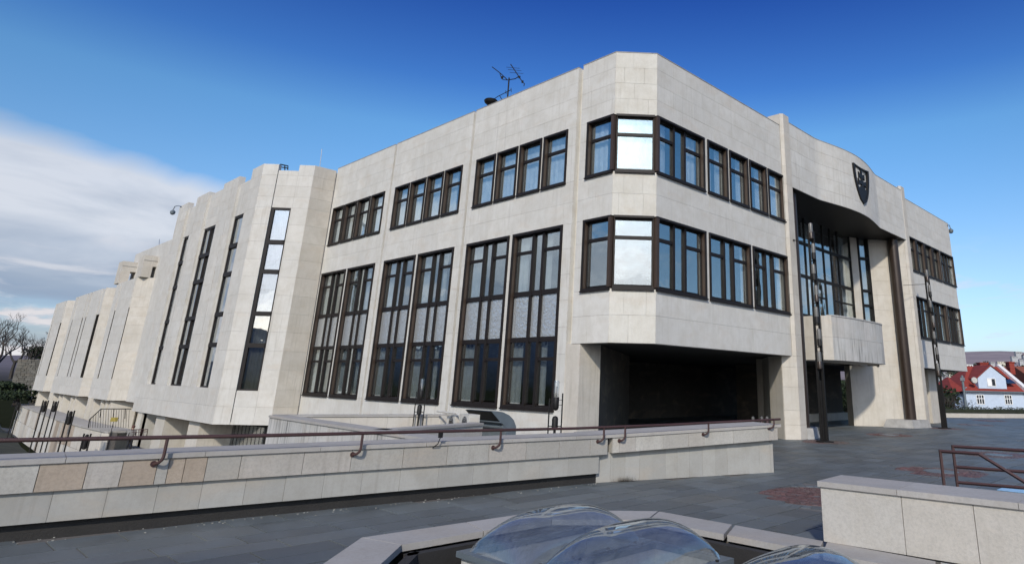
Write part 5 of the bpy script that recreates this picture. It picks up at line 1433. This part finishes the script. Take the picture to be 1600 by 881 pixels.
m, nt, bs, out = newmat('red_roof_tiles'); g = nd(nt, 'ShaderNodeNewGeometry'); n_ = noise(nt, g.outputs['Position'], 1.2, 4, .6)
lk(nt, mixc(nt, n_, (.17, .022, .014), (.30, .045, .026)), bs.inputs['Base Color']); bs.inputs['Roughness'].default_value = .8
wv = nd(nt, 'ShaderNodeTexWave', bands_direction='Z'); wv.inputs['Scale'].default_value = 1.6; lk(nt, g.outputs['Position'], wv.inputs[0]); bp = nd(nt, 'ShaderNodeBump', _Strength=.6, _Distance=.05); lk(nt, wv.outputs['Fac'], bp.inputs['Height']); lk(nt, bp.outputs[0], bs.inputs['Normal'])
M_ROOF = m
uR = hp(1603, 611)[0]; ze = hp(1550, 610)[1]; zr_ = hp(1555, 571)[1]; dep = 8.5
w_ = MB(); Fh_.hexa(w_, 0, uR, -dep, 0, -1.7, ze); w_.build('wall', M_BLUE, HS)
Fh_.hexa(MB(), -.03, -.001, -dep, -.02, -1.7, ze - .1).build('side_wall', M_BLUE_SHADE, HS)  # thin skin carrying the shaded render colour
ul = hp(1487, 613)[0]; r0 = hp(1536, 572)[0]; r1 = hp(1582, 572)[0]; o_ = .4
def rp_(u, d, z_): return Fh_.p(u, d, z_)
rf = MB().add([rp_(-o_ * 1.0, o_, ze - .05), rp_(uR, o_, ze - .05), rp_(uR, -dep / 2, zr_), rp_(r0, -dep / 2, zr_), rp_(-o_, -dep - o_, ze - .05), rp_(uR, -dep - o_, ze - .05)],
              [(0, 1, 2, 3), (4, 3, 2, 5), (0, 3, 4), (1, 5, 2), (0, 4, 5, 1)])
roof = rf.build('roof', M_ROOF, HS)
# lean-to roof on the left, lower hip
MB().add([rp_(ul, .5, hp(1487, 613)[1]), rp_(.0, .5, ze - .06), rp_(.0, -dep, ze - .06), rp_(ul, -dep, hp(1487, 613)[1]), rp_(0.0, -dep / 2, hp(1512, 588)[1])], [(0, 1, 4), (0, 4, 3), (3, 4, 2), (0, 3, 2, 1)]).build('lean_to_roof', M_ROOF, HS)
Fh_.hexa(MB(), ul + .3, -.031, -dep + .5, -.6, -1.7, hp(1487, 613)[1] - .05).build('lean_to_wall', M_BLUE_SHADE, HS)
Fh_.hexa(MB(), -.4, uR, .40, .50, ze - .2, ze - .06).build('gutter', M_GREYP, HS)
# dormer
dl, dr, dz = hp(1528.5, 604)[0], hp(1572, 604)[0], ze + .25
pk = hp(1546.5, 571); zl = hp(1526, 588)[1]; zr2 = hp(1573, 588)[1]
dm = MB(); P5 = [(dl, dz), (dr, dz), (dr, zr2 - .2), (pk[0], pk[1] - .1), (dl, zl - .2)]
dm.add([rp_(a, .15, b) for a, b in P5] + [rp_(a, -3.8, b) for a, b in P5], [(0, 1, 2, 3, 4), (9, 8, 7, 6, 5)] + [(i, (i + 1) % 5, 5 + (i + 1) % 5, 5 + i) for i in range(5)])
dmo = dm.build('dormer', M_BLUE, HS)
for a, b_ in (((dl - .35, zl - .25), (pk[0], pk[1] + .12)), ((dr + .35, zr2 - .25), (pk[0], pk[1] + .12))):
    MB().add([rp_(a[0], .3, a[1]), rp_(b_[0], .3, b_[1]), rp_(b_[0], -4, b_[1]), rp_(a[0], -4, a[1]), rp_(a[0], .3, a[1] - .12), rp_(b_[0], .3, b_[1] - .12), rp_(b_[0], -4, b_[1] - .12), rp_(a[0], -4, a[1] - .12)],
             [(0, 1, 2, 3), (7, 6, 5, 4), (0, 4, 5, 1), (1, 5, 6, 2), (2, 6, 7, 3), (3, 7, 4, 0)]).build('dormer_roof', M_ROOF, HS)
def hwin(x0, x1, y0, y1, nx, ny, d=.0, parent=HS, pale_pane=False):
    a, zt_ = hp(x0, y0, d); b, zb_ = hp(x1, y1, d); f = MB(); t = .09
    for k in range(nx + 1): u = a + (b - a) * k / nx; Fh_.hexa(f, u - t / 2, u + t / 2, d, d + .06, zb_, zt_)
    for k in range(ny + 1):
        z_ = zb_ + (zt_ - zb_) * (k / ny if ny < 2 or k != 1 else .6); Fh_.hexa(f, a, b, d + .001, d + .058, z_ - t / 2, z_ + t / 2)
    w = f.build('window', M_WF, parent)
    for k in range(nx):
        Fh_.hexa(MB(), a + (b - a) * k / nx + .04, a + (b - a) * (k + 1) / nx - .04, d + .01, d + .02, zb_ + .02, zt_ - .02).build('pane', M_CURT if (pale_pane and k == 0) else M_PANE, w)  # first pane can take the pale curtain material
hwin(1525, 1538.5, 616.5, 631, 3, 2); hwin(1569, 1582, 617, 631.5, 3, 2); hwin(1542, 1556, 591, 603, 2, 1, d=.16, pale_pane=True)
for x0, x1, yt in ((1528.5, 1541, 566), (1573.5, 1581, 565)):
    a, zt_ = hp(x0, yt, -dep / 2); b, _ = hp(x1, yt, -dep / 2)
    c_ = Fh_.hexa(MB(), a, b, -dep / 2 - .5, -dep / 2 + .5, zr_ - 1.0, zt_ - .15).build('chimney', M_ROOF, roof)
    Fh_.hexa(MB(), a - .08, b + .08, -dep / 2 - .58, -dep / 2 + .58, zt_ - .15, zt_).build('chimney_cap', M_ROOF, HS)
# fire wall on the right and the neighbour roof
fw0, fw1 = hp(1581, 571, -dep / 2), hp(1598, 600, .3)
MB().add([rp_(r1 + .2, -dep / 2, zr_ + .35), rp_(r1 + .7, -dep / 2, zr_ + .35), rp_(uR + .2, .6, ze + .3), rp_(uR - .35, .6, ze + .3), rp_(r1 + .2, -dep / 2, zr_ - .6), rp_(r1 + .7, -dep / 2, zr_ - .6), rp_(uR + .2, .6, ze - .5), rp_(uR - .35, .6, ze - .5)],
         [(0, 1, 2, 3), (7, 6, 5, 4), (0, 3, 7, 4), (1, 5, 6, 2), (3, 2, 6, 7), (0, 4, 5, 1)]).build('fire_wall', M_WF, HS)
a, z1_ = hp(1571.5, 591, 0); b, z2_ = hp(1585, 597.5, 0)
MB().add([rp_(a, -1.05, z1_), rp_(b, -1.05, z1_), rp_(b + .1, .1, z2_), rp_(a, .1, z2_), rp_(a, -1.05, z1_ - .15), rp_(b, -1.05, z1_ - .15), rp_(b + .1, .1, z2_ - .15), rp_(a, .1, z2_ - .15)], [(0, 1, 2, 3), (7, 6, 5, 4), (0, 3, 7, 4), (1, 5, 6, 2), (3, 2, 6, 7), (0, 4, 5, 1)]).build('roof_window', simple('dark_blue_glass', (.02, .04, .08), .15), HS)
c, zd = hp(1522.5, 594, .6); Pd = Fh_.p(c, .6, zd)
SD = thing('satellite_dish', 'round white satellite dish on the red roof left of the dormer', 'satellite dish', loc=tuple(Pd))
MB().tube([Pd, Pd + Fh_.n * .12], [.42, .36], 18).build('dish', M_WHITE, SD); MB().tube([Pd - Fh_.n * .02, Pd - Fh_.n * 1.2], .04, 6).build('arm', M_GREYP, SD)
NB = thing('neighbour_house', 'tan walled house with faded red roof right behind the blue house', 'house', loc=(H0.x + 9, H0.y - 6, -1.6))
a, zt_ = hp(1584, 572, -7); b = a + 12; ze2 = hp(1600, 598, -3)[1]
MB().add([rp_(a, -7, zt_), rp_(b, -7, zt_), rp_(b, -2.5, ze2), rp_(a + .5, -2.5, ze2), rp_(a, -12, ze2), rp_(b, -12, ze2)], [(0, 1, 2, 3), (0, 4, 5, 1), (0, 3, 4), (1, 5, 2), (3, 2, 5, 4)]).build('roof', simple('faded_roof', (.22, .07, .04), .85), NB)
Fh_.hexa(MB(), a + .6, b - .4, -11.5, -2.9, -1.7, ze2 - .05).build('wall', M_TAN, NB)
for k in range(3): Fh_.hexa(MB(), a + 2.4 + k * 2.6, a + 3.6 + k * 2.6, -2.91, -2.86, .4, 1.7).build('window', M_PANE, NB)
# slim mast by the house
p = at(1510, 640, 62); pt = at(1508.5, 586, 62)
MP = thing('street_mast', 'slim grey-blue street mast rising left of the blue house', 'mast', loc=(p.x, p.y, -1.6))
MB().tube([(p.x, p.y, -1.6), (p.x, p.y, pt.z)], [.14, .11], 8).build('pole', M_GREYP, MP); MB().tube([(p.x, p.y, pt.z - 1.2), (p.x + .3, p.y - .2, pt.z - 1.1)], .05, 6).box(p.x - .16, p.x + .16, p.y - .16, p.y + .16, pt.z - .5, pt.z - .2).build('mast_fitting', M_LIGHTMETAL, MP)
for px, py, t, H, sd_, l in ((1517, 640, 74, 3.4, 31, 'leafless shrub before the left end of the blue house'), (1494, 640, 66, 4.0, 33, 'leafless bush between the mast and the stone pier'), (1474, 640, 58, 4.6, 35, 'dark leafless small tree beside the stone pier')):
    p = at(px, py, t); bare_tree(p.x, p.y, -1.2, H, l, sd_, 'leafless shrubs by the blue house', spread=.8, depth=5, parent_name='bare_shrub')
for px, t, rx, rz, l, sd_ in ((1484, 95, 3.4, 2.4, 'dark round tree left of the blue house', 41), (1468, 80, 3.0, 2.6, 'dark evergreen seen just right of the stone pier', 42), (1323, 80, 3.0, 2.3, 'dark evergreen seen through the passage under the balcony', 43), (1312, 88, 4.0, 1.9, 'darker evergreen mass deeper in the passage view', 44)):
    p = at(px, 640, t); bush(p.x, p.y, -1.5, rx, rx, rz, 2400, .2, l, sd_, 'tree', 'evergreens beyond the plaza', 'evergreen_tree')

# hillside villas and trees
rng = random.Random(17)
M_VW = [simple('villa_white', (.62, .61, .58), .8), simple('villa_cream', (.55, .50, .40), .8), simple('villa_grey', (.38, .38, .38), .8)]
M_VR = [simple('villa_red_roof', (.24, .06, .04), .85), simple('villa_brown_roof', (.12, .07, .05), .85), simple('villa_flat_roof', (.35, .34, .33), .8)]
vil = [(1586, 558, 420), (1596, 563, 380), (1592, 551, 520), (1514, 571, 330), (1508, 578, 300), (1521, 575, 360), (1502, 585, 260), (1493, 597, 210), (1482, 592, 230), (1474, 600, 190), (1486, 584, 300), (1497, 604, 170), (1470, 590, 260), (1478, 583, 330), (1529, 580, 250), (1605, 556, 460), (1565, 566, 400), (1551, 567, 420), (1508, 591, 200), (1464, 598, 230), (1504, 573, 420)]
lab = ['white villa high on the hillside at the right edge', 'broad white villa just above the neighbour roof', 'small pale villa highest up on the right hillside', 'white villa under the hill just right of the parliament corner', 'pale villa close to the parliament corner, below the hill', 'tiny pale house behind the left chimney', 'cream house under the overhanging corner', 'pale house with red roof seen below the overhang', 'white house below the overhang by the mast', 'low pale house right of the stone pier', 'small white villa below the overhang, upper row', 'low house just left of the slim mast', 'pale villa partly behind the stone pier', 'tiny villa high up below the overhang', 'house roof behind the left chimney of the blue house', 'villa outside the right edge on the hillside', 'small house on the slope between the two chimneys', 'tiny pale house on the slope behind the dormer peak', 'small house right below the overhanging corner', 'grey villa deep behind the stone pier', 'far pale villa at the foot of the hill']
for (px, py, t), l in zip(vil, lab):
    p = at(px, py, t); s = rng.uniform(.8, 1.2) * t / 1019 * 5.5; T = thing('hillside_villa', l, 'villa', 'villas on the far hillside', loc=(p.x, p.y, p.z - s * .6))
    F_ = Frame((p.x, p.y), (p.x + RW[0][0] + rng.uniform(-.25, .25), p.y + RW[0][1])); w = s * rng.uniform(1.0, 2.0); h_ = s * rng.uniform(.45, .7); z_ = p.z - h_ * .6
    F_.hexa(MB(), -w / 2, w / 2, -s * .8, 0, z_ - s, z_ + h_).build('wall', rng.choice(M_VW), T)
    if rng.random() < .35:
        MB().add([F_.p(-w / 2 - .05 * s, .06 * s, z_ + h_), F_.p(w / 2 + .05 * s, .06 * s, z_ + h_), F_.p(w / 2 + .05 * s, -s * .86, z_ + h_), F_.p(-w / 2 - .05 * s, -s * .86, z_ + h_), F_.p(-w / 4, -s * .4, z_ + h_ + s * .28), F_.p(w / 4, -s * .4, z_ + h_ + s * .28)],
                 [(0, 1, 5, 4), (1, 2, 5), (2, 3, 4, 5), (3, 0, 4), (0, 3, 2, 1)]).build('roof', rng.choice(M_VR[:2]), T)
    else: F_.hexa(MB(), -w / 2 - .03 * s, w / 2 + .03 * s, -s * .83, .03 * s, z_ + h_, z_ + h_ + .05 * s).build('roof', M_VR[2], T)
    for k in range(3): F_.hexa(MB(), -w / 2 + w * (.12 + .3 * k), -w / 2 + w * (.27 + .3 * k), .0, .02 * s, z_ + h_ * .35, z_ + h_ * .72).build('window', M_PANE, T)
hw = MB()
for _ in range(420):
    px = rng.uniform(1455, 1680); py = rng.uniform(563, 612); t = rng.uniform(150, 620) if py < 590 else rng.uniform(110, 260)
    p = at(px, py + 4, t); s = t / 1019 * rng.uniform(2.5, 6); leaves(hw, (p.x, p.y, p.z), (s, s, s * .8), 26, s * .35, rng)
tag(hw.build('hillside_trees', M_LEAF, recalc=False), 'dark scattered trees among the villas on the hillside', 'trees', kind='stuff')
# dark steps under the terrain for the hillside houses
